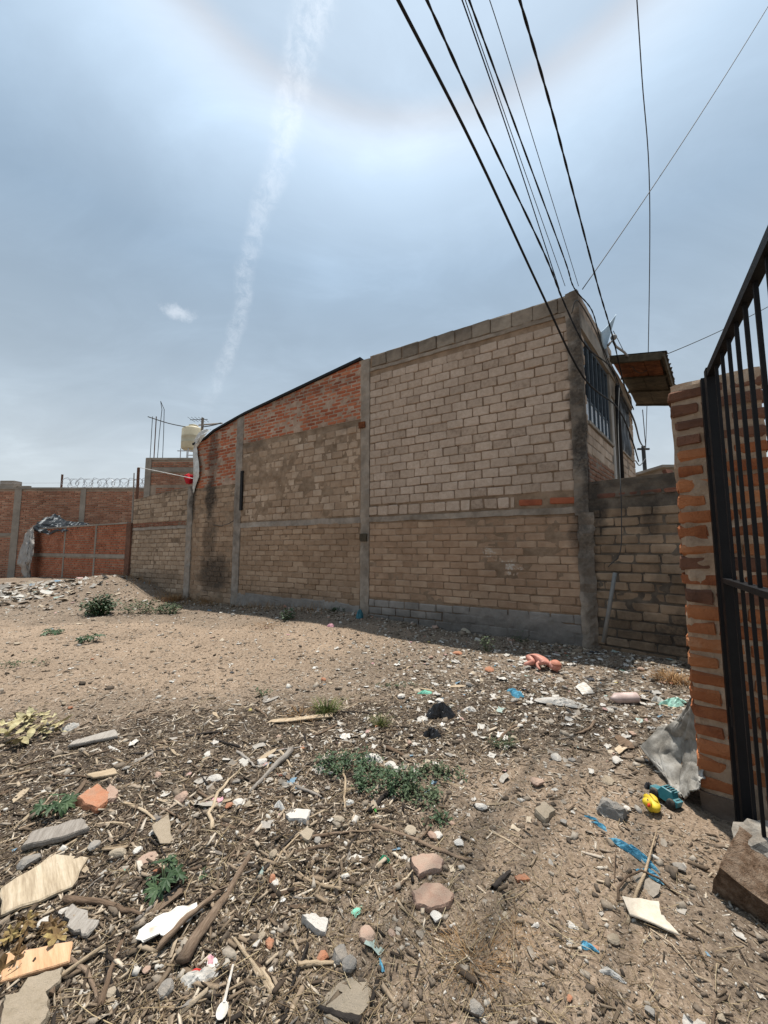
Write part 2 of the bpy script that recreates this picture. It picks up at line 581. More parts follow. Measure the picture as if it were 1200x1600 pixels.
m_redP = material('brick_pillar', [(0, (.20, .07, .036)), (.35, (.34, .125, .055)), (.75, (.44, .18, .08)), (1, (.47, .25, .14))], var=.65, nscale=12, bump=(70, 1.0), big=(2.2, .22), coord='pos', speck=(90, .66, (.11, .06, .045)))
m_darkP = material('brick_pillar_burnt', [(0, (.10, .055, .04)), (1, (.25, .12, .075))], var=.5, nscale=12, bump=(70, 1.0), big=(2.2, .2))
m_mortP = material('mortar_pillar', [(0, (.30, .205, .14)), (1, (.52, .39, .28))], var=0, nscale=9, bump=(50, 1.0), big=(1.6, .25))
m_plP = material('pillar_footing', [(0, (.13, .10, .08)), (1, (.22, .17, .135))], var=.2, nscale=6, bump=(45, .9), big=(1.6, .2))
m_far = material('brick_far', [(0, (.21, .09, .055)), (.5, (.35, .155, .095)), (1, (.45, .26, .175))], var=.7, nscale=3, bump=(20, .5), big=(.5, .22))
m_farm = material('mortar_far', [(0, (.24, .18, .135)), (1, (.36, .28, .215))], var=0, nscale=2, bump=(18, .6), big=(.5, .2))
m_farc = material('concrete_far', [(0, (.21, .18, .148)), (1, (.32, .275, .23))], var=.2, nscale=3, bump=(20, .5), big=(.8, .18))
m_shed = material('brick_shed', [(0, (.26, .088, .046)), (.6, (.35, .122, .065)), (1, (.41, .175, .1))], var=.6, nscale=4, bump=(30, .5), big=(.5, .12))
m_black = material('black_paint', [(0, (.006, .006, .007)), (1, (.012, .012, .013))], rough=.5, var=.3, nscale=8, bump=(60, .2), spec=.15, speck=(45, .72, (.04, .025, .018)))
m_cable = material('cable_rubber', [(0, (.010, .010, .011)), (1, (.022, .021, .021))], rough=.6, var=.3, bump=None)
m_wire = material('dark_wire', [(0, (.035, .035, .035)), (1, (.07, .07, .07))], rough=.6, var=.3, bump=None)
m_rust = material('rusty_steel', [(0, (.09, .045, .03)), (1, (.17, .09, .06))], rough=.85, var=.3, nscale=20, bump=(80, .3))
m_galv = material('galvanised_wire', [(0, (.32, .33, .35)), (1, (.5, .5, .52))], rough=.45, var=.4, bump=None, metallic=.6)
m_winfr = material('window_steel', [(0, (.045, .06, .075)), (1, (.08, .10, .12))], rough=.5, var=.3, nscale=12, bump=(40, .2))
m_glass = material('dark_glass', [(0, (.012, .014, .017)), (1, (.022, .024, .028))], rough=.08, var=.2, bump=None, spec=.5)
m_frost = material('pale_glass', [(0, (.55, .60, .66)), (1, (.72, .77, .82))], rough=.25, var=.3, nscale=3, bump=None, spec=.5)
m_room = material('room_dark', [(0, (.05, .045, .04)), (1, (.07, .06, .055))], bump=None)
m_wood_or = material('canopy_board_rusty', [(0, (.06, .022, .011)), (.6, (.15, .055, .024)), (1, (.24, .095, .04))], var=.1, nscale=9, bump=(30, .6), stretch=(1, 1, 1), big=(2, .3))
m_wood_dk = material('canopy_board_grey', [(0, (.045, .036, .024)), (1, (.105, .085, .058))], var=.3, nscale=8, bump=(30, .6), big=(2, .25))
m_roofing = material('corrugated_fibre', [(0, (.06, .052, .042)), (1, (.14, .125, .105))], var=.1, nscale=6, bump=(30, .5), big=(2, .2))
m_tank = material('tank_plastic', [(0, (.42, .37, .26)), (1, (.56, .51, .38))], rough=.55, var=.1, nscale=2, bump=None, big=(1.2, .1))
m_tarpw = material('tarp_white', [(0, (.42, .42, .40)), (1, (.72, .71, .68))], rough=.6, var=.1, nscale=7, bump=(20, .4), coord='obj')
m_tarpg = material('tarp_grey', [(0, (.24, .22, .20)), (1, (.40, .37, .34))], rough=.7, var=.1, nscale=4, bump=(18, .5), coord='obj')
m_tarpk = material('tarp_black', [(0, (.012, .014, .016)), (.62, (.03, .033, .036)), (.70, (.24, .25, .25)), (1, (.45, .45, .43))], rough=.45, var=.0, nscale=3.5, bump=(14, .6), coord='obj')
m_drape = material('drape_black', [(0, (.02, .022, .025)), (1, (.09, .095, .105))], rough=.35, var=0, nscale=4, bump=(12, .6), coord='obj')
m_red = material('red_cloth', [(0, (.35, .012, .02)), (1, (.5, .02, .03))], var=.1, bump=(20, .4))
m_dish = material('dish_enamel', [(0, (.28, .38, .46)), (1, (.38, .49, .58))], rough=.4, var=.1, nscale=4, bump=None)
m_grey = material('grey_plastic', [(0, (.2, .2, .2)), (1, (.33, .33, .33))], rough=.6, var=.3, bump=(30, .2))
m_pipe = material('pipe_pvc_grey', [(0, (.15, .14, .13)), (1, (.25, .24, .22))], rough=.5, var=.2, nscale=5, bump=(30, .2))
m_white_door = material('door_paint_pale', [(0, (.42, .40, .37)), (1, (.58, .56, .52))], rough=.5, var=.1, bump=(20, .3))

# ground things
m_stone = {
    'white': material('stone_white', [(0, (.42, .39, .35)), (1, (.66, .63, .58))], var=.5, nscale=30, bump=(90, .8), dusty=.25, coord='pos'),
    'grey': material('stone_grey', [(0, (.16, .15, .14)), (1, (.34, .32, .29))], var=.5, nscale=30, bump=(90, .9), dusty=.4),
    'pinkish': material('stone_pinkish', [(0, (.30, .19, .14)), (1, (.46, .33, .26))], var=.5, nscale=30, bump=(90, .8), dusty=.4),
    'tan': material('stone_tan', [(0, (.26, .21, .15)), (1, (.46, .39, .30))], var=.5, nscale=30, bump=(90, .9), dusty=.4),
    'orange': material('brick_shard_orange', [(0, (.30, .12, .065)), (1, (.46, .22, .13))], var=.5, nscale=26, bump=(80, .9), dusty=.35),
}
WST = (14, 120, 120)
m_stick = {
    'pale': material('wood_pale', [(0, (.24, .17, .11)), (.5, (.40, .31, .21)), (1, (.56, .46, .34))], var=.45, nscale=1.0, stretch=(12, 90, 90), bump=(1.2, .8), coord='obj'),
    'brown': material('wood_brown', [(0, (.085, .055, .035)), (.5, (.16, .11, .075)), (1, (.27, .20, .145))], var=.45, nscale=1.0, stretch=(12, 90, 90), bump=(1.2, .9), coord='obj'),
    'charred': material('wood_charred', [(0, (.014, .012, .011)), (1, (.06, .05, .044))], var=.5, nscale=1.0, stretch=(20, 60, 60), bump=(1.2, .9), coord='obj'),
    'grey': material('wood_grey', [(0, (.15, .13, .11)), (.5, (.26, .23, .2)), (1, (.38, .35, .31))], var=.45, nscale=1.0, stretch=(12, 90, 90), bump=(1.2, .8), coord='obj'),
}
m_plank = material('plank_weathered', [(0, (.26, .20, .135)), (.5, (.42, .34, .24)), (1, (.54, .46, .35))], var=.1, nscale=1.0, stretch=(5, 60, 60), bump=(1.0, .8), coord='obj', dusty=.2)
m_plank_or = material('plank_orange', [(0, (.38, .21, .11)), (.5, (.52, .31, .175)), (1, (.6, .39, .24))], var=.1, nscale=1.0, stretch=(5, 50, 50), bump=(1.0, .5), coord='obj', dusty=.15)
m_paper = {
    'white': material('scrap_white', [(0, (.40, .37, .32)), (.5, (.58, .56, .52)), (1, (.74, .73, .70))], rough=.7, var=.4, nscale=40, bump=(40, .6), dusty=.5),
    'pale grey': material('scrap_grey', [(0, (.36, .35, .33)), (1, (.54, .52, .48))], rough=.6, var=.4, nscale=40, bump=(40, .6), dusty=.5),
    'pink': material('scrap_pink', [(0, (.50, .24, .28)), (1, (.66, .38, .42))], rough=.6, var=.4, nscale=20, bump=(40, .3), dusty=.2),
    'red': material('scrap_red', [(0, (.42, .03, .03)), (1, (.55, .08, .06))], rough=.5, var=.4, nscale=20, bump=(40, .3)),
    'blue': material('scrap_blue', [(0, (.06, .24, .36)), (1, (.14, .40, .54))], rough=.6, var=.4, nscale=20, bump=(40, .4), dusty=.15),
    'green': material('scrap_green', [(0, (.10, .36, .26)), (1, (.26, .55, .42))], rough=.5, var=.4, nscale=20, bump=(40, .3), dusty=.15),
    'dark': material('scrap_dark', [(0, (.02, .02, .022)), (1, (.07, .07, .075))], rough=.45, var=.4, nscale=20, bump=(40, .3)),
    'yellow': material('scrap_yellow', [(0, (.5, .4, .12)), (1, (.64, .55, .25))], rough=.6, var=.4, nscale=20, bump=(40, .3)),
}
m_leaf = material('leaf_green', [(0, (.022, .045, .018)), (.5, (.038, .072, .028)), (1, (.07, .11, .045))], rough=.55, var=.6, nscale=30, bump=(60, .3), spec=.4)
m_leafdull = material('leaf_dull', [(0, (.04, .06, .03)), (.5, (.07, .095, .05)), (1, (.12, .135, .08))], rough=.65, var=.6, nscale=30, bump=None)
m_grass = material('grass_blades', [(0, (.045, .075, .02)), (.5, (.085, .11, .035)), (1, (.20, .17, .07))], rough=.7, var=.8, nscale=10, bump=None)
m_dry = material('dry_growth', [(0, (.16, .085, .035)), (.5, (.27, .155, .07)), (1, (.38, .25, .13))], rough=.8, var=.7, nscale=10, bump=None)
m_yleaf = material('dry_yellow_leaves', [(0, (.16, .12, .06)), (.5, (.38, .33, .18)), (1, (.58, .53, .34))], rough=.7, var=.5, nscale=25, bump=(40, .4))

# ------------------------------------------------------------------ ground
def build_ground():
    nx, ny = 480, 520
    u = np.linspace(-1, 1, nx)
    xs = 3.2 * u + 260 * np.sign(u) * np.abs(u) ** 7 + 9 * u ** 3
    v = np.linspace(0, 1, ny)
    ys = -0.2 + 4.8 * v + 12.5 * v ** 3.2 + 300 * v ** 15
    extra = np.array([-60, -12, -4, -1.5, -.6])
    ys = np.concatenate([extra, ys])
    ny = len(ys)
    X, Y = np.meshgrid(xs, ys)
    Z = ground_z(X, Y)
    far = np.clip((np.hypot(X, Y) - 22) / 10, 0, 1)
    Z = Z * (1 - far)
    n = nx * ny
    co = np.stack([X, Y, Z], -1).reshape(-1, 3)
    me = bpy.data.meshes.new('ground')
    me.vertices.add(n)
    me.vertices.foreach_set('co', co.ravel())
    i = np.arange(nx * (ny - 1)).reshape(ny - 1, nx)[:, :-1].ravel()
    q = np.stack([i, i + 1, i + nx + 1, i + nx], -1)
    me.loops.add(q.size)
    me.loops.foreach_set('vertex_index', q.ravel())
    me.polygons.add(len(q))
    me.polygons.foreach_set('loop_start', np.arange(0, q.size, 4))
    me.polygons.foreach_set('use_smooth', np.ones(len(q), bool))
    me.update(calc_edges=True)
    for nm, fn in (('ash', ash), ('pale', pale)):
        a = me.attributes.new(nm, 'FLOAT', 'POINT')
        a.data.foreach_set('value', fn(X, Y).astype(np.float32).ravel())
    m = bpy.data.materials.new('dirt')
    m.use_nodes = True
    T = NT(m.node_tree)
    bs = T.n['Principled BSDF']
    pos = T.new('ShaderNodeNewGeometry').outputs['Position']
    A = T.new('ShaderNodeAttribute', attribute_name='ash').outputs['Fac']
    P = T.new('ShaderNodeAttribute', attribute_name='pale').outputs['Fac']
    n1 = T.noise(pos, 2.2, 6, 0.65)
    n2 = T.noise(pos, 38, 6, 0.75)
    n3 = T.noise(pos, 190, 3, 0.7)
    brown = T.ramp(n2, [(0.3, (.105, .077, .055)), (.5, (.195, .148, .108)), (.7, (.30, .238, .18))])
    palec = T.ramp(n2, [(0.3, (.165, .118, .08)), (.5, (.27, .20, .142)), (.72, (.40, .312, .235))])
    dark = T.ramp(n2, [(0.3, (.028, .022, .018)), (.5, (.075, .056, .041)), (.7, (.15, .115, .084))])
    c = T.mix(T.smooth(T.math('ADD', P, T.math('MULTIPLY', T.math('SUBTRACT', n1, .5), .8)), 0.25, 0.75), brown, palec)
    c = T.mix(T.smooth(T.math('ADD', A, T.math('MULTIPLY', T.math('SUBTRACT', n1, .5), .9)), 0.42, 0.85), c, dark)
    n4 = T.noise(pos, 0.9, 5, 0.6)
    c = T.mix(1.0, c, T.ramp(n4, [(0.3, .80), (.5, 1.0), (.68, 1.16)]), 'MULTIPLY')
    c = T.mix(1.0, c, T.ramp(n3, [(0.3, .72), (.5, 1.0), (.7, 1.25)]), 'MULTIPLY')
    # grit: tiny pale and dark grains
    vo = T.new('ShaderNodeTexVoronoi')
    vo.inputs['Scale'].default_value = 120
    T.link(pos, vo.inputs['Vector'])
    sepc = T.new('ShaderNodeSeparateColor')
    T.link(vo.outputs['Color'], sepc.inputs[0])
    c = T.mix(T.math('MULTIPLY', T.smooth(sepc.outputs[0], .86, .9), T.math('SUBTRACT', 1.0, T.smooth(vo.outputs['Distance'], .22, .4))), c, (.42, .37, .30))
    c = T.mix(T.math('MULTIPLY', T.math('SUBTRACT', 1.0, T.smooth(sepc.outputs[0], .1, .14)), .6), c, (.05, .04, .033))
    T.link(c, bs.inputs['Base Color'])
    bs.inputs['Roughness'].default_value = 0.95
    bs.inputs['Specular IOR Level'].default_value = 0.15
    bn = T.new('ShaderNodeBump')
    bn.inputs['Strength'].default_value = 0.9
    bn.inputs['Distance'].default_value = 0.012
    T.link(T.math('ADD', n2, T.math('MULTIPLY', n3, .45)), bn.inputs['Height'])
    T.link(bn.outputs[0], bs.inputs['Normal'])
    o = obj('ground', me, m)
    tag(o, kind='structure')


build_ground()

# ------------------------------------------------------------------ masonry
_BV = {}


def brick_variants(L, Dp, H, n=10, rough=0.004, e=0.016, back=0.007):
    key = (round(L, 3), round(H, 3), round(Dp, 3), rough)
    if key in _BV:
        return _BV[key]
    out = []
    for k in range(n):
        r = random.Random(hash(key) % 9999 + k)
        xs = [-L / 2, -L / 2 + e, L / 2 - e, L / 2]
        zs = [0, e * .8, H - e * .8, H]
        v = []
        for j, z in enumerate(zs):
            for i, x in enumerate(xs):
                edge = (i in (0, 3)) + (j in (0, 3))
                y = back * edge + r.uniform(-rough, rough) * .6
                dx = r.uniform(-rough, rough) * 1.1
                dz = r.uniform(-rough, rough) * 1.1
                if edge == 2:
                    dx += math.copysign(rough * 1.4, -x)
                    dz += rough * (1.1 if j == 0 else -1.1)
                    if r.random() < .2:
                        y += .012
                        dx += math.copysign(.01, -x)
                v.append((x + dx, y, z + dz))
        f = []
        for j in range(3):
            for i in range(3):
                a = j * 4 + i
                f.append((a, a + 1, a + 5, a + 4))
        ring = [0, 1, 2, 3, 7, 11, 15, 14, 13, 12, 8, 4]
        b = len(v)
        for q in ring:
            v.append((v[q][0], Dp, v[q][2]))
        for k2 in range(12):
            k3 = (k2 + 1) % 12
            f.append((ring[k3], ring[k2], b + k2, b + k3))
        out.append(mesh_from('brick_piece', v, f))
    _BV[key] = out
    return out


class Masonry:
    def __init__(s, root, limit=300):
        s.root, s.items, s.limit = root, {}, limit

    def add(s, name, me, loc, rot=(0, 0, 0), scale=(1, 1, 1), mat=None, dist=None):
        s.items.setdefault(name, []).append((me, Vector(loc), rot, Vector(scale), mat))

    def course_field(s, name, mat, u0, u1, z0, z1, L, H, pitchz, joint=.015, depth=.10, rough=.004, skip=None, top=None, seed=1, y=0.0, wavy=.006, variants=10, frame=None, lenvar=.05):
        r = random.Random(seed)
        var = brick_variants(L, depth, H, variants, rough)
        z = z0
        row = 0
        F = frame or Matrix.Identity(4)
        while z + H * .6 <= (z1 if top is None else z1 + 9):
            x = u0 - (L + joint) * (0.5 if row % 2 else 0.0) - r.uniform(0, .04)
            anyb = False
            while x < u1:
                ln = L * (1 + r.uniform(-lenvar, lenvar))
                a, b = max(x, u0), min(x + ln, u1)
                x += ln + joint * r.uniform(.7, 1.4)
                if b - a < .05:
                    continue
                uc = (a + b) / 2
                zz = z + wavy * math.sin(uc * 1.3 + seed) + r.uniform(-.003, .003)
                hh = H * r.uniform(.95, 1.04)
                if skip and skip(uc, zz + hh / 2):
                    continue
                yy = y + r.gauss(0, rough * .7)
                if top is not None:
                    ta, tb = top(a), top(b)
                    if zz + hh > min(ta, tb) - .01:
                        if max(ta, tb) - zz < .03:
                            continue
                        tza, tzb = max(zz + .01, min(zz + hh, ta - .012)), max(zz + .01, min(zz + hh, tb - .012))
                        vv = [(a, yy, zz), (b, yy, zz), (b, yy, tzb), (a, yy, tza)]
                        vv += [(p[0], yy + depth, p[2]) for p in vv]
                        me = mesh_from('cut_brick', vv, [(0, 1, 2, 3), (1, 5, 6, 2), (4, 0, 3, 7), (3, 2, 6, 7), (0, 4, 5, 1)])
                        s.add(name, me, F.to_translation(), F.to_euler(), (1, 1, 1), mat)
                        anyb = True
                        continue
                anyb = True
                if F != Matrix.Identity(4):
                    p = F @ Vector((uc, yy, zz))
                    s.add(name, r.choice(var), p, F.to_euler(), ((b - a) / L, 1, hh / H), mat)
                else:
                    s.add(name, r.choice(var), (uc, yy, zz), (r.gauss(0, .006), r.gauss(0, .005), r.gauss(0, .008)), ((b - a) / L, 1, hh / H), mat)
            z += pitchz * r.uniform(.985, 1.015)
            row += 1
            if top is not None and not anyb and z > z1:
                break

    def flush(s):
        Mr = Matrix.Translation(s.root.location) @ s.root.rotation_euler.to_matrix().to_4x4()
        for name, L in s.items.items():
            def dist(it):
                c = it[1] if it[1].length > 1e-6 else Vector(it[0].vertices[0].co)
                return (Mr @ c - Vector((0, 0, CAM_Z))).length
            L.sort(key=dist)
            done = {}
            for me, loc, rot, sc, mat in L[:s.limit]:
                key = (me.name, mat.name)
                if key not in done:
                    m2 = me if len(me.materials) == 0 else (me if me.materials[0] == mat else me.copy())
                    if len(m2.materials) == 0:
                        m2.materials.append(mat)
                    elif m2.materials[0] != mat:
                        m2.materials[0] = mat
                    done[key] = m2
                obj(name, done[key], None, s.root, loc, rot, sc)
            rest = L[s.limit:]
            if rest:
                vs, fs, tint, base = [], [], [], 0
                for me, loc, rot, sc, mat in rest:
                    M = Matrix.Translation(loc) @ Euler(rot).to_matrix().to_4x4() @ Matrix.Diagonal((*sc, 1))
                    t = random.random()
                    for v in me.vertices:
                        vs.append(tuple(M @ v.co))
                        tint.append(t)
                    for p in me.polygons:
                        fs.append([base + i for i in p.vertices])
                    base = len(vs)
                m3 = mesh_from(name + '_mass', vs, fs)
                at = m3.attributes.new('tint', 'FLOAT', 'POINT')
                at.data.foreach_set('value', tint)
                o = obj('distant_' + name + 's', m3, rest[0][4], s.root)
                tag(o, kind='stuff')


def mortar_sheet(name, mat, root, u0, u1, z0, z1, y=.010, amp=.010, step=.035, thick=.12, top=None, frame=None, seed=0, patch=None):
    """rough mortar face with real relief, closed at the back"""
    nu, nz = max(2, int((u1 - u0) / step)), max(2, int((z1 - z0) / step))
    us, zs = np.linspace(u0, u1, nu), np.linspace(0, 1, nz)
    U, S = np.meshgrid(us, zs)
    TOP = np.array([(top(a) if top else z1) for a in us])[None, :]
    Z = z0 + S * (TOP - z0)
    Y = y + amp * 2 * (0.5 - fbm(U * 9 + seed, Z * 9, seed + 3, 3)) + amp * .6 * (0.5 - vnoise(U * 1.7 + seed * 3, Z * 1.7, seed))
    if patch is not None:
        Y = Y - patch(U, Z)
    co = np.stack([U, Y, Z], -1).reshape(-1, 3).tolist()
    f = []
    for j in range(nz - 1):
        for i in range(nu - 1):
            a = j * nu + i
            f.append((a, a + 1, a + nu + 1, a + nu))
    b = len(co)
    co += [(u0, thick, z0), (u1, thick, z0), (u1, thick, float(TOP[0, -1])), (u0, thick, float(TOP[0, 0]))]
    bl, br, tr, tl = 0, nu - 1, nz * nu - 1, (nz - 1) * nu
    f += [(b + 1, b, b + 3, b + 2)]
    f.append(tuple([b, bl] + []) + (bl,) if False else (b, bl, tl, b + 3))
    f.append((br, b + 1, b + 2, tr))
    f.append(tuple(range(tl, tr + 1)) + (b + 2, b + 3))
    f.append(tuple(range(br, bl - 1, -1)) + (b, b + 1))
    if frame is not None:
        co = [tuple(frame @ Vector(c)) for c in co]
    return obj(name, mesh_from(name, co, f), mat, root)


def rough_box(x0, x1, y0, y1, z0, z1, step=.06, amp=.006, seed=0, lean=None):
    """box with uneven faces and soft corners, for cast concrete"""
    def axis(a, b):
        n = max(2, int(round((b - a) / step)) + 1)
        return np.linspace(a, b, n)
    mb = MB()
    X, Y, Z = axis(x0, x1), axis(y0, y1), axis(z0, z1)

    def disp(p):
        x, y, z = p
        nx = (vnoise(np.array([y * 7 + z * 5 + seed]), np.array([z * 7 - y * 3]), 5)[0] - .5) * 2 * amp
        ny = (vnoise(np.array([x * 8 + seed]), np.array([z * 8]), 6)[0] - .5) * 2 * amp + (vnoise(np.array([x * 25 + seed]), np.array([z * 25]), 8)[0] - .5) * amp
        nzv = (vnoise(np.array([x * 6 + seed]), np.array([y * 6]), 7)[0] - .5) * 2 * amp
        ex = min(x - x0, x1 - x) < 1e-6
        ez = min(z - z0, z1 - z) < 1e-6
        if ex and y - y0 < 1e-6:
            ny += amp
        return (x + nx + (lean * z if lean else 0), y + ny, z + nzv)

    def grid(A, B, f3, flip):
        v = [disp(f3(a, b)) for b in B for a in A]
        n = len(A)
        f = []
        for j in range(len(B) - 1):
            for i in range(n - 1):
                q = (j * n + i, j * n + i + 1, (j + 1) * n + i + 1, (j + 1) * n + i)
                f.append(q[::-1] if flip else q)
        mb.add(v, f)
    grid(X, Z, lambda a, b: (a, y0, b), False)
    grid(X, Z, lambda a, b: (a, y1, b), True)
    grid(Y, Z, lambda a, b: (x0, a, b), True)
    grid(Y, Z, lambda a, b: (x1, a, b), False)
    grid(X, Y, lambda a, b: (a, b, z1), False)
    grid(X, Y, lambda a, b: (a, b, z0), True)
    return mb


FR = Matrix.Rotation(AF - AA, 4, 'Z')          # alley facade inside the building's own frame

# ---- 1. the two-storey block building
A = empty('block_building', OA, AA)
tag(A, 'tall grey block building with corner windows and hanging cables above the lot', 'building')
MA = Masonry(A)
zb = 1.97
MA.course_field('concrete_block', m_block, -3.83, -.16, 2.27, 4.93, .278, .143, .157, joint=.013, rough=.006, seed=3, lenvar=.08, variants=18)
MA.course_field('clay_block', m_clay, -3.83, -.14, .46, 1.86, .30, .108, .1195, joint=.012, rough=.0055, seed=5)
MA.course_field('filler_block', m_block, -3.83, -1.05, 2.06, 2.2, .20, .17, .19, joint=.022, rough=.009, seed=9, lenvar=.25)
for a, b in ((-.98, -.62), (-.52, -.12)):
    MA.add('red_brick', brick_variants(.3, .1, .09, 3)[0], ((a + b) / 2, 0, 2.075), (0, .02, 0), ((b - a) / .3 * .96, 1, 1.1), m_redB)
MA.course_field('coping_block', m_cope, -3.78, -.02, 5.10, 5.3, .33, .25, .3, joint=.02, rough=.010, seed=12, lenvar=.1, variants=8, y=-.012)
MA.course_field('plinth_block', m_plinth, -3.83, .0, -.12, .44, .30, .125, .14, joint=.012, rough=.003, seed=15, y=-.012)
mortar_sheet('mortar', m_mortA, A, -3.84, -.02, 1.99, 5.36, y=.016, amp=.007, seed=1)
mortar_sheet('lower_mortar', m_mortA, A, -3.84, -.02, -.2, 2.0, y=.012, amp=.011, seed=2,
             patch=lambda U, Z: .012 * np.clip(fbm(U * 2.5 + 8, Z * 4.2, 67, 4) * 2.2 - 1.05, 0, .6))
mortar_sheet('plinth_render', m_plinth, A, -2.3, .02, -.2, .40, y=-.013, amp=.014, seed=7, thick=.03, top=lambda u: .30 + .10 * math.sin(u * 1.6 + 3.6) + .05 * math.sin(u * 7))
rough_box(-3.84, -.03, -.016, .1, zb - .045, zb + .05, amp=.008, seed=3).build('concrete_beam', m_conc, A)
rough_box(-3.84, -.03, -.006, .1, 5.02, 5.085, amp=.007, seed=8).build('slab_edge', m_conc, A)
rough_box(-4.05, -3.845, -.014, .14, -.1, 5.32, amp=.009, seed=13).build('concrete_column', m_conc, A)
rough_box(-.17, .018, -.022, .14, 1.9, 5.38, amp=.016, seed=23).build('concrete_column', m_conc, A)
rough_box(-.15, .06, -.045, .14, -.15, 1.92, amp=.022, seed=33).build('concrete_column', m_conc, A)
# facade on the alley
FL = 4.75


def skipF(u, z):
    return (0.25 < u < 2.12 and 3.36 < z < 4.8) or (2.12 < u < 2.75 and z < 4.7) or (2.95 < u < 4.35 and 3.45 < z < 4.75)


MA.course_field('facade_block', m_blockF, .16, FL, 2.86, 5.05, .278, .143, .157, joint=.014, seed=21, frame=FR, skip=lambda u, z: skipF(u, z) or (z > 4.75), variants=6)
MA.course_field('facade_block', m_blockF, .05, 2.5, 5.12, 5.4, .278, .143, .157, joint=.014, seed=22, frame=FR, variants=6)
MA.course_field('red_brick', m_redF, .16, 2.1, 2.4, 2.84, .25, .06, .078, joint=.014, seed=24, frame=FR, variants=5, depth=.101)
Fm = FR
mortar_sheet('facade_mortar', m_mortF, A, .02, 2.1, 2.0, 3.36, frame=Fm, seed=31)
mortar_sheet('facade_mortar', m_mortF, A, 2.8, FL, 2.0, 3.46, frame=Fm, seed=32)
mortar_sheet('facade_mortar', m_mortF, A, 4.36, FL, 3.46, 5.1, frame=Fm, seed=33)
mortar_sheet('facade_mortar', m_mortF, A, 2.76, 2.94, 3.46, 5.1, frame=Fm, seed=34)
mortar_sheet('facade_mortar', m_mortF, A, .02, .25, 3.36, 4.8, frame=Fm, seed=35)
mortar_sheet('facade_mortar', m_mortF, A, .02, 2.5, 5.08, 5.42, frame=Fm, seed=36)


def fbox(x0, x1, y0, y1, z0, z1, amp=.005, seed=0):
    mb = rough_box(x0, x1, y0, y1, z0, z1, amp=amp, seed=seed, step=.12)
    mb.v = [tuple(FR @ Vector(p)) for p in mb.v]
    return mb


fbox(.02, FL, -.02, .12, 4.8, 5.075, seed=2).build('lintel', m_concF, A)
fbox(.25, 2.12, -.03, .14, 3.325, 3.375, seed=4).build('window_sill', m_concF, A)
fbox(2.95, 4.35, -.03, .14, 3.42, 3.46, seed=5).build('window_sill', m_concF, A)


def window(u0, u1, z0, z1, bars, parent, lowz):
    fr = MB()
    fr.box(u0, u0 + .05, .03, .08, z0, z1, FR).box(u1 - .05, u1, .03, .08, z0, z1, FR).box(u0 + .05, u1 - .05, .03, .08, z1 - .05, z1, FR).box(u0 + .05, u1 - .05, .03, .08, z0, z0 + .05, FR)
    w = fr.build('window', m_winfr, parent)
    n = bars
    xs = [u0 + .05 + (u1 - u0 - .1) * i / n for i in range(n + 1)]
    for x in xs[1:-1]:
        MB().box(x - .018, x + .018, .02, .07, z0 + .05, z1 - .05, FR).build('mullion', m_winfr, w)
    for i in range(n):
        MB().box(xs[i] + .019, xs[i + 1] - .019, .05, .056, lowz + .02, z1 - .051, FR).build('pane', m_glass, w)
        MB().box(xs[i] + .019, xs[i + 1] - .019, .05, .056, z0 + .051, lowz - .02, FR).build('pane', m_frost, w)
        MB().box(xs[i] + .019, xs[i + 1] - .019, .04, .066, lowz - .019, lowz + .019, FR).build('mullion', m_winfr, w)
    return w


window(.26, 2.11, 3.38, 4.79, 6, A, 3.80)
# blocked window behind a black plastic drape
mb = MB()
n = 16
for j in range(n + 1):
    for i in range(n + 1):
        u, z = 2.96 + 1.38 * i / n, 3.47 + 1.3 * j / n
        mb.v.append(tuple(FR @ Vector((u, .03 + .05 * math.sin(i * 1.3 + j * .12) - .02 * math.sin(j * .7), z))))
for j in range(n):
    for i in range(n):
        a = j * (n + 1) + i
        mb.f.append((a, a + 1, a + n + 2, a + n + 1))
mb.build('drape', m_drape, A, smooth=True)
MB().box(2.22, 2.58, .03, .07, 2.1, 4.4, FR).build('door', m_white_door, A)
MB().box(2.59, 2.75, .0, .12, 2.0, 4.8, FR).box(2.13, 2.21, .0, .12, 2.0, 4.8, FR).build('door_frame', m_concF, A)
MB().box(2.22, 2.58, .0, .1, 4.41, 4.79, FR).build('door_header', m_concF, A)
MB().tube([FR @ Vector(p) for p in ((2.42, -.07, 2.2), (2.42, -.07, 4.3), (2.40, -.09, 4.62))], .045, 10).build('drain_pipe', m_cable, A, smooth=True)
# rest of the shell so the building has depth
MB().box(-4.05, -.2, .15, 4.9, 4.93, 5.06).build('roof_slab', m_conc, A)
MB().box(-4.05, -3.9, .15, 4.9, 0, 4.92).build('side_wall', m_mortB, A)
MB().box(-4.05, .5, 4.75, 4.9, 0, 4.92).build('rear_wall', m_mortB, A)
MB().box(.3, FL - .02, .35, .45, 2.0, 4.78, FR).build('room_partition', m_room, A)
MB().box(.02, FL, .02, .12, 0, 1.99, FR).build('ground_floor_wall', m_mortF, A)
MB().box(FL - .15, FL - .005, .13, 3, 0, 4.79, FR).build('end_wall', m_mortF, A)
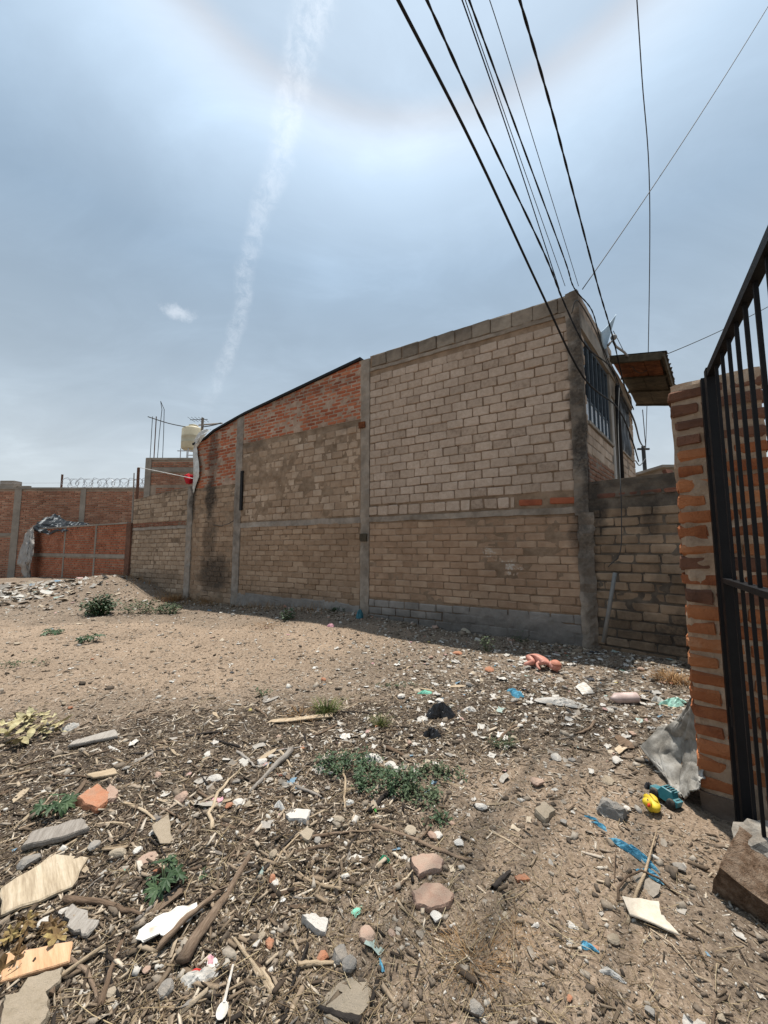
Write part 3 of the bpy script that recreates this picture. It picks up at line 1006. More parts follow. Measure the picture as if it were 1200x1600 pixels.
# timber canopy over the alley
cz = 0.0
CN = empty('timber_canopy', OA + Vector((0, 0, 5.15)), 0, rot=(R(13), 0, AF))
CN.parent = None
tag(CN, 'dark boarded canopy jutting over the alley from the upper wall', 'canopy')
for i, (a, b, mt) in enumerate(((2.46, 3.36, m_wood_or), (3.42, 4.32, m_wood_dk), (4.38, 5.45, m_wood_dk))):
    nb = 3 if i == 0 else 2
    for k in range(nb):
        w = .78 / nb
        rough_box(a, b, -.80 + k * w + .004, -.80 + (k + 1) * w - .004, cz, cz + .025, step=.3, amp=.004, seed=i * 5 + k).build('board', mt, CN)
for x in (2.39, 3.36, 4.32, 5.45):
    rough_box(x, x + .065, -.84, -.01, cz - .035, cz + .06, step=.2, amp=.006, seed=int(x * 9)).build('joist', m_wood_dk, CN)
mb = MB()
n = 60
for j in range(2):
    for i in range(n + 1):
        x = 2.34 + 3.24 * i / n
        rag = .03 * random.random()
        mb.v.append((x, -.90 - rag if j == 0 else .02, cz + .085 + .02 * math.sin(i * math.pi / 2.0)))
        mb.v.append((x, -.90 - rag if j == 0 else .02, cz + .097 + .02 * math.sin(i * math.pi / 2.0)))
for i in range(n):
    a = i * 2
    b = (n + 1) * 2 + i * 2
    mb.f += [(a, b, b + 2, a + 2), (a + 1, a + 3, b + 3, b + 1), (a, a + 2, a + 3, a + 1), (b, b + 1, b + 3, b + 2)]
mb.build('corrugated_sheet', m_roofing, CN)
MB().box(2.335, 5.56, -.89, -.85, cz - .01, cz + .06).box(2.33, 2.38, -.849, .0, cz - .06, cz + .075).build('fascia', m_wood_dk, CN)
MA.flush()
MB().tube([(4.9, -.88, cz - .03), (4.93, -.92, cz - .1), (4.92, -.97, cz - .12), (4.9, -.98, cz - .07)], .006, 5).build('hook', m_galv, CN)

# ---- 2. the brick building
B = empty('brick_building', OA, AA)
tag(B, 'long patched wall building with red brick top and sloping roof edge', 'building')
MBd = Masonry(B)
TL = [(-4.05, 5.36), (-7.62, 4.86), (-7.94, 4.80), (-8.9, 4.60), (-9.3, 4.44), (-9.78, 4.36)]


def topB(u):
    for (a, za), (b, zb2) in zip(TL, TL[1:]):
        if u >= b:
            return za + (zb2 - za) * (a - u) / (a - b)
    return TL[-1][1]


def tb(u):
    return topB(u) - .03


MBd.course_field('clay_block', m_clayB, -7.68, -4.07, .28, 1.9, .29, .107, .119, joint=.014, rough=.007, seed=41)
MBd.course_field('concrete_block', m_blockB, -7.68, -4.07, 2.07, 4.0, .27, .140, .156, joint=.016, rough=.007, seed=43, lenvar=.12)
MBd.course_field('red_brick', m_redB, -7.68, -4.07, 4.07, 4.85, .235, .062, .0795, joint=.016, rough=.005, seed=45, top=tb)
MBd.course_field('old_block', m_clayB, -9.66, -7.96, .05, 3.0, .28, .112, .128, joint=.016, rough=.009, seed=47, lenvar=.1)
MBd.course_field('weathered_brick', m_redB, -9.72, -7.96, 3.06, 4.36, .235, .064, .082, joint=.016, rough=.007, seed=49, top=tb)


def smear(U, Z):
    """mortar slopped over the face in places"""
    return .030 * np.clip(fbm(U * 1.1 + 4, Z * 1.3, 61, 3) * 1.9 - .92 + .25 * gauss(U, Z, -6.9, 3.4, .9, .8), 0, .55)


mortar_sheet('mortar', m_mortB, B, -7.72, -4.05, 2.0, 4.06, y=.008, amp=.012, seed=11, patch=smear)
mortar_sheet('lower_mortar', m_mortB, B, -7.72, -4.05, -.2, 2.0, y=.013, amp=.011, seed=12)
mortar_sheet('brick_mortar', m_mortRed, B, -7.72, -4.05, 4.062, 4.9, y=.003, amp=.008, seed=13, top=tb)
mortar_sheet('lower_mortar', m_mortB, B, -9.72, -7.94, -.2, 3.05, y=.010, amp=.012, seed=14)
mortar_sheet('brick_mortar', m_mortRed, B, -9.76, -7.94, 3.052, 4.4, y=.004, amp=.009, seed=15, top=tb)
rough_box(-7.72, -4.06, -.014, .1, 1.915, 2.035, amp=.010, seed=16).build('concrete_beam', m_concB, B)
mortar_sheet('plinth_render', m_plinth, B, -7.72, -4.06, -.2, .28, y=-.006, amp=.014, seed=17, thick=.03, top=lambda u: .26 + .05 * math.sin(u * 2.3) + .03 * math.sin(u * 9))
rough_box(-7.95, -7.70, -.02, .14, -.1, 4.79, amp=.010, seed=18).build('concrete_column', m_concB, B)
MB().box(-7.70, -7.62, -.05, -.01, 2.35, 3.35).build('drainpipe_piece', m_cable, B)  # flat dark box stands for a piece of drainpipe beside the column
rough_box(-4.08, -3.93, -.06, -.018, 3.86, 3.98, amp=.01, seed=3).build('wood_stub', m_wood_or, B)
rough_box(-4.03, -3.87, -.06, -.018, 1.55, 1.70, amp=.01, seed=5).build('wood_stub', m_wood_dk, B)
# coping that follows the slope
mb = MB()
us = [TL[0][0] - .0] + [u for u, _ in TL[1:]] + [-9.82]
for i in range(len(us) - 1):
    a, b = us[i], us[i + 1]
    za, zb3 = topB(a), topB(b)
    mb.add([(a, -.05, za - .04), (b, -.05, zb3 - .04), (b, .3, zb3 - .04), (a, .3, za - .04), (a, -.05, za + .015), (b, -.05, zb3 + .015), (b, .3, zb3 + .015), (a, .3, za + .015)],
           [(0, 1, 2, 3), (7, 6, 5, 4), (0, 4, 5, 1), (3, 2, 6, 7), (0, 3, 7, 4), (1, 5, 6, 2)])
mb.build('coping', m_cable, B)
MB().box(-9.7, -4.1, .15, 4.0, 4.2, 4.3).box(-9.7, -9.5, .15, 4.0, 0, 4.2).build('roof_slab', m_concB, B)
MB().box(-9.7, -4.1, 3.85, 4.0, 0, 4.2).build('rear_wall', m_mortB, B)
MBd.flush()
# loose vent and wires on the column
pts = [(-8.75, -.02, 2.02), (-8.4, -.03, 1.98), (-8.1, -.04, 2.03), (-7.9, -.05, 2.1)]
MB().tube(pts, .008, 5).build('hanging_wire', m_wire, B)

# ---- 3. lower boundary wall
Cw = empty('boundary_wall', OA, AA)
tag(Cw, 'lower grey block wall between the dirt mound and the brick building', 'wall')
MC = Masonry(Cw)


def topC(u):
    return 2.98 + .05 * (u + 12.9) + (.02 if u > -11.5 else 0)


MC.course_field('clay_block', m_clayC, -12.9, -9.96, .15, 1.95, .28, .112, .13, joint=.015, rough=.006, seed=71)
MC.course_field('upper_block', m_clayC, -12.9, -9.96, 2.2, 2.75, .28, .125, .145, joint=.015, rough=.007, seed=72, top=topC)
MC.course_field('red_brick', m_redC, -12.9, -9.96, 2.07, 2.17, .24, .05, .065, joint=.014, seed=73)
mortar_sheet('mortar', m_mortC, Cw, -12.92, -9.94, -.1, 2.9, y=.008, amp=.012, seed=21, top=topC)
rough_box(-12.9, -9.97, -.012, .1, 1.97, 2.05, amp=.01, seed=22).build('concrete_beam', m_concB, Cw)
rough_box(-9.96, -9.72, -.03, .14, -.1, 3.14, amp=.012, seed=24).build('concrete_column', m_concB, Cw)
MC.flush()

# ---- 4. alley wall
Dw = empty('alley_wall', OA, AD)
tag(Dw, 'dark stained block wall closing the alley beside the orange pillar', 'wall')
MD = Masonry(Dw)
MD.course_field('clay_block', m_clayD, .04, 2.6, -.06, 2.02, .285, .108, .1275, joint=.018, rough=.008, seed=81, lenvar=.1)
MD.course_field('red_brick', m_redD, .12, 2.6, 2.12, 2.16, .25, .055, .08, joint=.018, rough=.007, seed=82)
MD.course_field('coping_brick', m_redD, -.02, 2.6, 2.31, 2.33, .23, .06, .09, joint=.016, rough=.010, seed=83, y=-.03, lenvar=.12)
MD.course_field('filler_block', m_clayD, .04, 2.6, 2.19, 2.24, .24, .085, .11, joint=.02, rough=.010, seed=84, y=-.004, lenvar=.2)
mortar_sheet('mortar', m_mortD, Dw, .0, 2.62, -.2, 2.12, y=.014, amp=.014, seed=31)
mortar_sheet('upper_mortar', m_mortD, Dw, .0, 2.62, 2.12, 2.33, y=.010, amp=.016, seed=32)
mortar_sheet('coping_mortar', m_mortD, Dw, .0, 2.62, 2.331, 2.375, y=.012, amp=.01, seed=33)
MD.flush()

# ---- 5. gate pillar
P0 = at_height(1053, 598, 2.40)
P1 = at_height(1088, 1180, .22)
OP = Vector((1.77, 2.25, 0))
# put the pillar's near-left edge on the line of sight at its top
k = OP.y / P0.y
OP = Vector((at_depth(1064, 857, 2.25).x, 2.25, 0))
Pw = empty('gate_pillar', OP, R(-42))
tag(Pw, 'rough orange brick pillar holding the black gate', 'pillar')
MP = Masonry(Pw)
rP = random.Random(5)
z = .10
row = 0
var1 = brick_variants(.25, .13, .062, 8, .007, .012, .010)
PWID = .405
while z < 2.36:
    h = .063 * rP.uniform(.85, 1.12)
    dark = z > 1.95 or rP.random() < .12
    mt = m_darkP if dark else m_redP
    jx = rP.uniform(-.012, .006) + (.012 if 1.5 < z < 2.1 else 0)
    segs = ((jx, .245), (.262, .40)) if row % 2 == 0 else ((jx, .128), (.145, .40))
    for a, b in segs:
        MP.add('brick', rP.choice(var1), ((a + b) / 2, rP.uniform(-.014, -.003), z + rP.uniform(-.003, .003)), (rP.gauss(0, .012), rP.gauss(0, .02), rP.gauss(0, .015)), ((b - a) / .25, 1, h / .062), mt)
        # the same course on the rear side
        MP.add('brick', rP.choice(var1), ((a + b) / 2, .40, z), (0, 0, math.pi), ((b - a) / .25, 1, h / .062), mt)
    # end faces of the courses
    for x, ro in ((-.0, R(-90)), (.40, R(90))):
        pass
    MP.add('brick', rP.choice(var1), (jx - .003, .20, z), (0, 0, R(-90)), (.36 / .25, .6, h / .062), mt)
    z += .0905 * rP.uniform(.96, 1.04)
    row += 1
MP.flush()
rough_box(.003, .395, .001, .39, .0, 2.385, step=.022, amp=.012, seed=44).build('mortar', m_mortP, Pw)
rough_box(-.004, .41, -.006, .41, -.2, .09, step=.04, amp=.014, seed=45).build('footing', m_plP, Pw)

# ---- 6. gate
gA = at_height(1110, 582, 2.42)
ang_g = R(57.5)
OG = Vector((1.765, 2.0, 0))
GT = empty('black_gate', OG, ang_g)           # local -x runs towards the camera
tag(GT, 'black steel bar gate standing open beside the pillar', 'gate')
GTOP = 2.37
GL = 1.5
MB().box(-.03, .03, -.02, .02, .04, GTOP).build('frame_post', m_black, GT)
MB().box(-GL, -GL + .04, -.02, .02, .04, GTOP).build('frame_post', m_black, GT)
MB().box(-GL + .04, -.03, -.018, .018, GTOP - .05, GTOP - .01).build('top_rail', m_black, GT)
MB().box(-GL + .04, -.03, -.022, .022, 1.225, 1.25).build('middle_rail', m_black, GT)
MB().box(-GL + .04, -.03, -.018, .018, .07, .11).build('bottom_rail', m_black, GT)
nb = 9
for i in range(nb):
    x = -.03 - (GL - .07) * (i + 1) / (nb + 1)
    MB().box(x - .0065, x + .0065, -.0065, .0065, .11, 1.224).box(x - .0065, x + .0065, -.0065, .0065, 1.251, GTOP - .05).build('bar', m_black, GT)
for z in (.5, 1.9):
    MB().tube([(.035, .012, z), (.035, .012, z + .1)], .014, 8).build('hinge', m_black, GT)
    MB().box(.03, .11, .005, .02, z + .02, z + .08).build('hinge_plate', m_black, GT)
# a second fixed post of the gate in front of the pillar
MB().box(-.02, .02, -.018, .018, 0, 2.36).build('post', m_black, None, loc=OG + Vector((.055, .10, 0)), rot=(0, 0, ang_g))
tag(bpy.data.objects['post'], 'black steel gate post fixed against the brick pillar', 'post')
bpy.data.objects['post'].name = 'gate_post'

# ---- 7. side wall glimpsed behind the gate
SW = empty('side_wall', (3.0, 2.72, 0), R(20))
tag(SW, 'low rendered wall seen through the gate bars', 'wall')
rough_box(0, 6, 0, .15, -.2, 1.95, step=.25, amp=.01, seed=3).build('render_face', m_conc, SW)
rough_box(-.02, 6, -.02, .17, 1.952, 2.0, step=.25, amp=.01, seed=4).build('cap', m_plP, SW)

# ---- 8. back of the plot
YB = 17.5


def far_bricks(mb, tint, x0, x1, z0, z1, L, H, px, pz, y0=-.02, y1=.05, top=None, seed=1, frame=None):
    r = random.Random(seed)
    z, row = z0, 0
    while z + H < z1:
        x = x0 - (L / 2 if row % 2 else 0)
        while x < x1:
            a, b = max(x, x0), min(x + L * r.uniform(.95, 1.03), x1)
            x += px
            if b - a > .05:
                hh = H * r.uniform(.85, 1.1)
                o = r.uniform(-.008, .008)
                n0 = len(mb.v)
                mb.add([(a, y0 + o, z), (b, y0 + o, z), (b, y0 + o, z + hh), (a, y0 + o, z + hh), (a, y1, z), (b, y1, z), (b, y1, z + hh), (a, y1, z + hh)],
                       [(0, 1, 2, 3), (1, 5, 6, 2), (4, 0, 3, 7), (3, 2, 6, 7), (0, 4, 5, 1)])
                tint += [r.random()] * (len(mb.v) - n0)
        z += pz * r.uniform(.97, 1.03)
        row += 1


def far_brick_part(root, mat, fields, name='brickwork'):
    mb, tint = MB(), []
    for i, f in enumerate(fields):
        far_bricks(mb, tint, *f, seed=i + 3)
    o = mb.build(name, mat, root)
    at = o.data.attributes.new('tint', 'FLOAT', 'POINT')
    at.data.foreach_set('value', tint)
    tag(o, kind='stuff')
    return o


def bx(px, py=800):
    return at_depth(px, py, YB).x


BW = empty('back_wall', (0, YB, 0), 0)
tag(BW, 'high weathered red brick wall across the back of the lot', 'wall')
xl, xc1, xc2, xr = -30.0, bx(27), bx(129), bx(236)
zt = 4.17
cols = [(-24.5, -24.2), (xc1 - .16, xc1 + .16), (xc2 - .12, xc2 + .12)]
edges = [xl] + [e for c in cols for e in c] + [xr]
fields = []
for i in range(0, len(edges), 2):
    a, b = edges[i], edges[i + 1]
    if i // 2 <= 1:
        fields += [(a, b, 0, 1.95, .262, .058, .285, .088), (a, b, 2.12, zt - .08, .262, .058, .285, .088)]
    else:
        fields += [(a, b, 0, zt - .08, .262, .058, .285, .088)]
far_brick_part(BW, m_far, fields)
MB().box(xl, xr, 0, .14, 0, zt - .06).build('mortar', m_farm, BW)
for a, b in cols:
    MB().box(a, b, -.045, .0, 0, zt - .06).build('concrete_column', m_farc, BW)
MB().box(xl, cols[1][0], -.03, .0, 1.97, 2.10).build('concrete_beam', m_farc, BW)
MB().box(xl, xr, -.05, .18, zt - .06, zt + .03).build('coping', m_farc, BW)
# razor wire with its post
RW = empty('razor_wire', (0, YB + .06, zt + .03))
tag(RW, 'coiled razor wire along the top of the back wall', 'razor wire')
x0, x1 = bx(96), bx(232)
pts = []
n = 620
for i in range(n):
    t = i / n
    x = x0 + (x1 - x0) * t
    th = t * 2 * math.pi * 24
    rr = .20 + .03 * math.sin(t * 40)
    pts.append((x + .17 * math.sin(th * 1.0) + .05 * math.sin(th * 2.3), .12 * math.cos(th * .5), .22 + rr * math.cos(th)))
MB().tube(pts, .009, 4).build('coil', m_galv, RW)
MB().tube([(bx(60) - 6, 0, .2), (bx(91), 0, .22), (x1, 0, .23)], .006, 4).tube([(bx(91), 0, .42), (x1, 0, .40)], .005, 4).build('line_wire', m_galv, RW)
MB().box(bx(91) - .03, bx(91) + .03, -.03, .03, 0, .62).build('post', m_rust, RW)
MB().box(-.35, .3, -.2, .2, 0, .34).box(.3, .9, -.05, .05, .05, .12).build('rooftop_box', m_farc, None, loc=(bx(4), YB + .3, zt + .03))
tag(bpy.data.objects['rooftop_box'], 'small dark box on top of the back wall beyond the wire', 'box')

# the unfinished house behind
H0 = bx(235, 715)
HH = empty('unfinished_house', (H0, YB - .25, 0))
tag(HH, 'unfinished brick house with bare rebar behind the lower wall', 'house')
far_brick_part(HH, m_far, [(.25, 6.5, 4.3, 4.85, .262, .058, .285, .088), (.25, 6.5, 5.10, 5.42, .262, .058, .285, .088), (.5, 6.5, 2.5, 4.2, .262, .058, .285, .088)])
MB().box(0.02, 6.5, 0, 5, 0, 5.42).build('wall', m_farm, HH)
MB().box(-.02, .24, -.06, .0, 2.5, 5.5).build('concrete_column', m_farc, HH)
MB().box(.25, 6.5, -.04, .0, 4.87, 5.08).build('concrete_beam', m_farc, HH)
MB().box(-.02, 6.5, -.03, 5, 5.43, 5.53).build('roof_slab', m_farc, HH)
RB = empty('rebar_cluster', (H0, YB - .2, 5.53))
tag(RB, 'thin bare rebar rods rising from the house corner with bent tops', 'rebar')
for (px, top, lean) in ((234.5, 651, 0), (240.5, 651, 0), (246, 640, .08), (254, 640, -.05)):
    b = at_depth(px, 716, YB - .2)
    t = at_depth(px, top, YB - .2)
    L = t.z - b.z
    bxx = b.x - H0
    pts = [(bxx, 0, 0), (bxx + lean * .3, 0, L * .5), (bxx + lean, .0, L)]
    if lean:
        e = at_depth(251, 627, YB - .2)
        pts.append((e.x - H0, 0, e.z - 5.53))
    MB().tube(pts, .022 if px == 240.5 else .014, 5).build('rod', m_rust if px == 240.5 else m_wire, RB)

# water tank on its stand
TK = empty('water_tank', at_depth(300, 716, 18.6) * 1.0)
TK.location.z = 5.5
tz = TK.location.z
tag(TK, 'beige plastic water tank on a metal stand above the house', 'water tank')
s0 = 18.6
zb0, zt0 = at_depth(300, 703, s0).z - tz, at_depth(300, 671, s0).z - tz
MB().lathe([(.46, zb0), (.515, zb0 + .06), (.515, zb0 + .3), (.527, zb0 + .32), (.515, zb0 + .34), (.515, zb0 + .6), (.527, zb0 + .62), (.515, zb0 + .64), (.51, zt0 - .03), (.46, zt0 + .03), (.22, zt0 + .13), (.20, zt0 + .13)], 26).build('tank_body', m_tank, TK, smooth=True)
MB().lathe([(.21, zt0 + .131), (.22, zt0 + .2), (.12, zt0 + .24), (.02, zt0 + .25)], 16).build('tank_lid', m_tank, TK, smooth=True)
for x, y in ((-.42, -.3), (.42, -.3), (.42, .3), (-.42, .3), (0, -.4)):
    MB().tube([(x, y, -.02), (x, y, zb0 - .005)], .022, 5).build('leg', m_galv, TK)
MB().box(-.5, .5, -.45, -.42, zb0 - .18, zb0 - .14).box(-.5, .5, .42, .45, zb0 - .18, zb0 - .14).build('brace', m_galv, TK)
# TV antenna on its mast
AN = empty('tv_antenna', (*at_depth(315, 690, 15.0).xy, 4.2))
tag(AN, 'spindly television antenna on a short mast beside the water tank', 'antenna')
za = at_depth(315, 653, 15.0).z - 4.2
MB().tube([(0, 0, 0), (0, 0, za)], .05, 6).build('mast', m_farc, AN)
MB().tube([(-.5, .0, za - .08), (.2, 0, za - .06)], .014, 5).build('boom', m_wire, AN)
for i in range(5):
    x = -.45 + i * .14
    MB().tube([(x, -.3, za - .07), (x, .3, za - .07)], .008, 4).build('element', m_wire, AN)
MB().tube([(-.15, 0, za - .3), (.8, 0, za - .22)], .03, 5).build('cross_bar', m_farc, AN)


def strand(name, label, cat, pts, rad, mat, sag=0.0, n=26, twist=0.0, group=None):
    """a hanging line through 3-D points (Catmull-Rom)"""
    P = [Vector(p) for p in pts]
    if len(P) == 2:
        Q = [P[0].lerp(P[1], t / n) - Vector((0, 0, sag * 4 * (t / n) * (1 - t / n))) for t in range(n + 1)]
    else:
        Q = []
        E = [P[0] * 2 - P[1]] + P + [P[-1] * 2 - P[-2]]
        for i in range(len(P) - 1):
            p0, p1, p2, p3 = E[i], E[i + 1], E[i + 2], E[i + 3]
            for k in range(n // (len(P) - 1) + 1):
                t = k / (n // (len(P) - 1) + 1)
                Q.append(.5 * ((2 * p1) + (p2 - p0) * t + (2 * p0 - 5 * p1 + 4 * p2 - p3) * t * t + (3 * p1 - p0 - 3 * p2 + p3) * t ** 3))
        Q.append(P[-1])
    mb = MB()
    if twist:
        QQ = []
        for i in range(len(Q) - 1):
            for k in range(4):
                QQ.append(Q[i].lerp(Q[i + 1], k / 4))
        QQ.append(Q[-1])
        for ph in (0, 1):
            pts2 = []
            for i, q in enumerate(QQ):
                a = i * .55 + ph * math.pi
                pts2.append(q + Vector((math.cos(a), .2 * math.sin(a), math.sin(a))) * twist)
            mb.tube(pts2, rad * .72, 5)
    else:
        mb.tube(Q, rad, 6)
    o = mb.build(name, mat, None, smooth=True)
    tag(o, label, cat, group)
    return o


strand('roof_cable', 'sagging cable from the rebar rods to the water tank', 'cable', [at_depth(231, 651, 17.2), at_depth(262, 661, 17.4), at_depth(290, 667, 17.9)], .022, m_wire)
strand('roof_cable', 'short cable from the antenna to the brick roof edge', 'cable', [at_depth(316, 667, 15.0), at_depth(345, 661, 12.5)], .02, m_wire, sag=.02)

# poles and clothes line at the end of the low wall
PL = wall_pt(-12.75, -.35)
for (px0, px1, pt, lb, mt, rr) in ((213.5, 216.5, 731, 'dark thin pole with a capped top behind the low wall end', m_rust, .05), (209, 209.5, 739, 'grey pointed post beside the dark pole at the low wall end', m_farc, .045)):
    b = at_depth(px0, 800, 12.7)
    t = at_depth(px1, pt, 12.7)
    MB().tube([(b.x, 12.7, 1.5), (t.x, 12.7, t.z)], [rr, rr * (.9 if rr == .05 else .35)], 7).build('pole', mt, None)
    o = bpy.context.scene.objects[-1] if False else COL.objects[-1]
    tag(o, lb, 'pole')
strand('clothes_line', 'pale clothes line strung from the dark pole to the brick wall', 'line', [at_depth(216, 730, 12.7), at_depth(255, 738, 11.6), at_depth(303, 748, 10.75)], .012, m_tarpw)

# ---- 9. low brick shed wall and its tarp
SH = empty('brick_shed', OA, AA)
tag(SH, 'low bright red brick shed with pale bands in front of the back wall', 'shed')
u1, u0 = -13.2, -21.2
zc1, zc2 = 1.13, 1.25
f = []
us = [u0, -17.93, -17.8, -15.4, -15.27, u1]
for a, b in ((us[0], us[1]), (us[2], us[3]), (us[4], us[5])):
    f += [(a, b, -.1, 1.08, .25, .062, .268, .083), (a, b, 1.22, 2.2, .25, .062, .268, .083)]
far_brick_part(SH, m_shed, f)
MB().box(u0, u1, 0, .14, -.2, 2.2).build('mortar', m_farm, SH)
MB().box(u0, u1, -.035, .0, 1.09, 1.21).build('concrete_band', m_farc, SH)
for a, b in ((-17.92, -17.81), (-15.39, -15.28)):
    MB().box(a, b, -.03, .0, 1.212, 2.2).box(a, b, -.03, .0, -.2, 1.088).build('concrete_post', m_farc, SH)
MB().box(u0, u1, -.05, .2, 2.202, 2.25).build('coping', m_farc, SH)
MB().box(u1 + .002, u1 + .28, -.05, 2.0, -.2, 2.22).build('return_wall', m_darkP, SH)
MB().box(u0 - .14, u0 - .002, 0, 2.0, -.2, 2.2).build('end_wall', m_farm, SH)
MB().box(u0, u1, .2, 2.0, 2.1, 2.2).build('roof_slab', m_farc, SH)


def drape(name, mat, rows, parent=None, noise=.05, n=24, thick=0, seed=0, wr=9.0):
    """cloth surface through a coarse grid of world points"""
    A_ = np.array([[tuple(p) for p in r] for r in rows], float)
    r_, c_, _ = A_.shape

    def interp(Ar, m):
        k = Ar.shape[0]
        t = np.linspace(0, k - 1, m)
        i = np.clip(np.floor(t).astype(int), 0, k - 2)
        fr = (t - i)
        fr = fr * fr * (3 - 2 * fr) * .5 + fr * .5
        fr = fr.reshape(-1, *([1] * (Ar.ndim - 1)))
        return Ar[i] * (1 - fr) + Ar[i + 1] * fr
    S = interp(A_, n)
    S = np.swapaxes(interp(np.swapaxes(S, 0, 1), n), 0, 1)
    I, J = np.meshgrid(np.linspace(0, 1, n), np.linspace(0, 1, n))
    for ax in range(3):
        ridge = np.abs(fbm(I * wr + ax * 7 + seed, J * wr, 90 + ax + seed, 3) - .5) * 2
        S[..., ax] += noise * (ridge - .25) * (1.3 if ax == 2 else 1)
    f = []
    for j in range(n - 1):
        for i in range(n - 1):
            a = j * n + i
            f.append((a, a + 1, a + n + 1, a + n))
    me = mesh_from(name, S.reshape(-1, 3).tolist(), f, True)
    o = obj(name, me, mat, parent)
    if thick:
        md = o.modifiers.new('thickness', 'SOLIDIFY')
        md.thickness = thick
    return o


o = drape('black_tarp', m_tarpk, [
    [at_depth(52, 829, 16.2), at_depth(75, 834, 15.5), at_depth(100, 829, 14.8), at_depth(137, 820, 13.9)],
    [at_depth(56, 818, 16.4), at_depth(78, 822, 16.0), at_depth(104, 822, 15.4), at_depth(138, 819, 14.2)],
    [at_depth(66, 812, 16.8), at_depth(86, 802, 16.6), at_depth(100, 812, 16.2), at_depth(139, 818, 14.6)]], noise=.13, n=40, seed=3, wr=4)
tag(o, 'crumpled black and white tarp heaped on the shed roof', 'tarp')
o = drape('grey_sheet', m_tarpg, [
    [at_depth(44, 828, 16.3), at_depth(50, 824, 16.1), at_depth(54, 828, 15.9)],
    [at_depth(36, 850, 16.2), at_depth(45, 848, 15.8), at_depth(53, 850, 15.7)],
    [at_depth(28, 878, 16.1), at_depth(40, 878, 15.6), at_depth(50, 875, 15.6)],
    [at_depth(38, 905, 16.0), at_depth(42, 905, 15.7), at_depth(48, 903, 15.7)]], noise=.18, n=26, seed=5, wr=5)
tag(o, 'dirty grey plastic sheet hanging down the shed corner', 'tarp')


def wp(px, py, out):
    u, z = on_wall(px, py)
    p = OA + uA * u - nA * out
    return Vector((p.x, p.y, z))


o = drape('white_tarp', m_tarpw, [
    [wp(331, 671, .02), wp(322, 673, .08), wp(314, 676, .06)],
    [wp(328, 678, .10), wp(318, 684, .12), wp(306, 690, .04)],
    [wp(310, 700, .04), wp(306, 702, .08), wp(303, 703, .0)],
    [wp(317, 735, .10), wp(308, 738, .10), wp(303, 738, -.05)],
    [wp(306, 768, .05), wp(304, 770, .05), wp(303, 772, .0)]], noise=.05, n=30, seed=8, wr=6)
tag(o, 'torn white tarp hanging over the end of the brick building', 'tarp')
o = drape('red_cloth', m_red, [
    [at_depth(289, 743, 11.2), at_depth(295, 741, 11.1), at_depth(302, 743, 11.0)],
    [at_depth(289, 748, 11.3), at_depth(295, 749, 10.95), at_depth(302, 749, 11.1)],
    [at_depth(292, 755, 11.2), at_depth(296, 756, 11.0), at_depth(301, 754, 11.1)]], noise=.05, n=12, seed=9, thick=.02)
tag(o, 'small bright red cloth hung behind the low wall', 'cloth')

# ---- 10. things on and behind the alley roofs
DS = empty('satellite_dish', (0, 0, 0))
tag(DS, 'pale blue satellite dish on a bent bracket above the alley windows', 'satellite dish')
d0 = 6.75
mb = MB()
tri = [at_depth(963, 491, d0 + .15), at_depth(939, 519, d0 - .1), at_depth(947, 547, d0 + .05)]
n = 10
idx = {}
for i in range(n + 1):
    for j in range(n + 1 - i):
        a, b = i / n, j / n
        c = 1 - a - b
        p = tri[0] * a + tri[1] * b + tri[2] * c
        bulge = .28 * (a * b + b * c + a * c)
        idx[i, j] = len(mb.v)
        mb.v.append(tuple(p + Vector((.25, .9, -.2)) * bulge))
for i in range(n):
    for j in range(n - i):
        mb.f.append((idx[i, j], idx[i + 1, j], idx[i, j + 1]))
        if (i + 1, j + 1) in idx:
            mb.f.append((idx[i + 1, j], idx[i + 1, j + 1], idx[i, j + 1]))
o = mb.build('reflector', m_dish, DS, smooth=True)
md = o.modifiers.new('t', 'SOLIDIFY')
md.thickness = .012
MB().tube([at_depth(950, 540, d0), at_depth(957, 531, d0), at_depth(962, 541, d0 + .1), at_depth(975, 550, d0 + .3), at_depth(985, 562, d0 + .5)], .022, 7).build('arm', m_grey, DS, smooth=True)
MB().ball(at_depth(959, 527, d0), .055).build('receiver', m_grey, DS, smooth=True)
MB().tube([at_depth(947, 545, d0), at_depth(950, 560, d0)], .02, 6).build('bracket', m_grey, DS)

p = at_depth(1010, 740, 13.0)
o = MB().tube([(p.x, 13, 0), (p.x - .05, 13, at_depth(1009, 697, 13).z)], .06, 8).box(p.x - .25, p.x + .15, 12.97, 13.03, at_depth(1009, 703, 13).z, at_depth(1009, 703, 13).z + .06).build('utility_post', m_wire, None)
tag(o, 'thin dark utility post far down the alley', 'post')
FH = empty('distant_house', (*at_depth(1050, 745, 12).xy, 0))
tag(FH, 'pale distant house with a rusty roof edge above the alley wall', 'house')
zz = at_depth(1050, 729, 12).z
MB().box(-.25, 3.2, 0, 3, 0, zz - .06).build('wall', m_farc, FH)
MB().box(-.42, 3.4, -.2, 3.1, zz - .06, zz + .02).build('roof', m_concF, FH)
o = MB().add([wp_ for wp_ in (at_depth(1040, 733, 5.0), at_depth(1050, 734, 5.0), at_depth(1058, 749, 4.95), at_depth(1046, 747, 4.95))] +
             [wp_ + Vector((.02, .1, 0)) for wp_ in (at_depth(1040, 733, 5.0), at_depth(1050, 734, 5.0), at_depth(1058, 749, 4.95), at_depth(1046, 747, 4.95))],
             [(3, 2, 1, 0), (4, 5, 6, 7), (0, 1, 5, 4), (1, 2, 6, 5), (2, 3, 7, 6), (3, 0, 4, 7)]).build('loose_tile', m_redD, None)
tag(o, 'broken reddish tile tipped on top of the alley wall', 'tile')

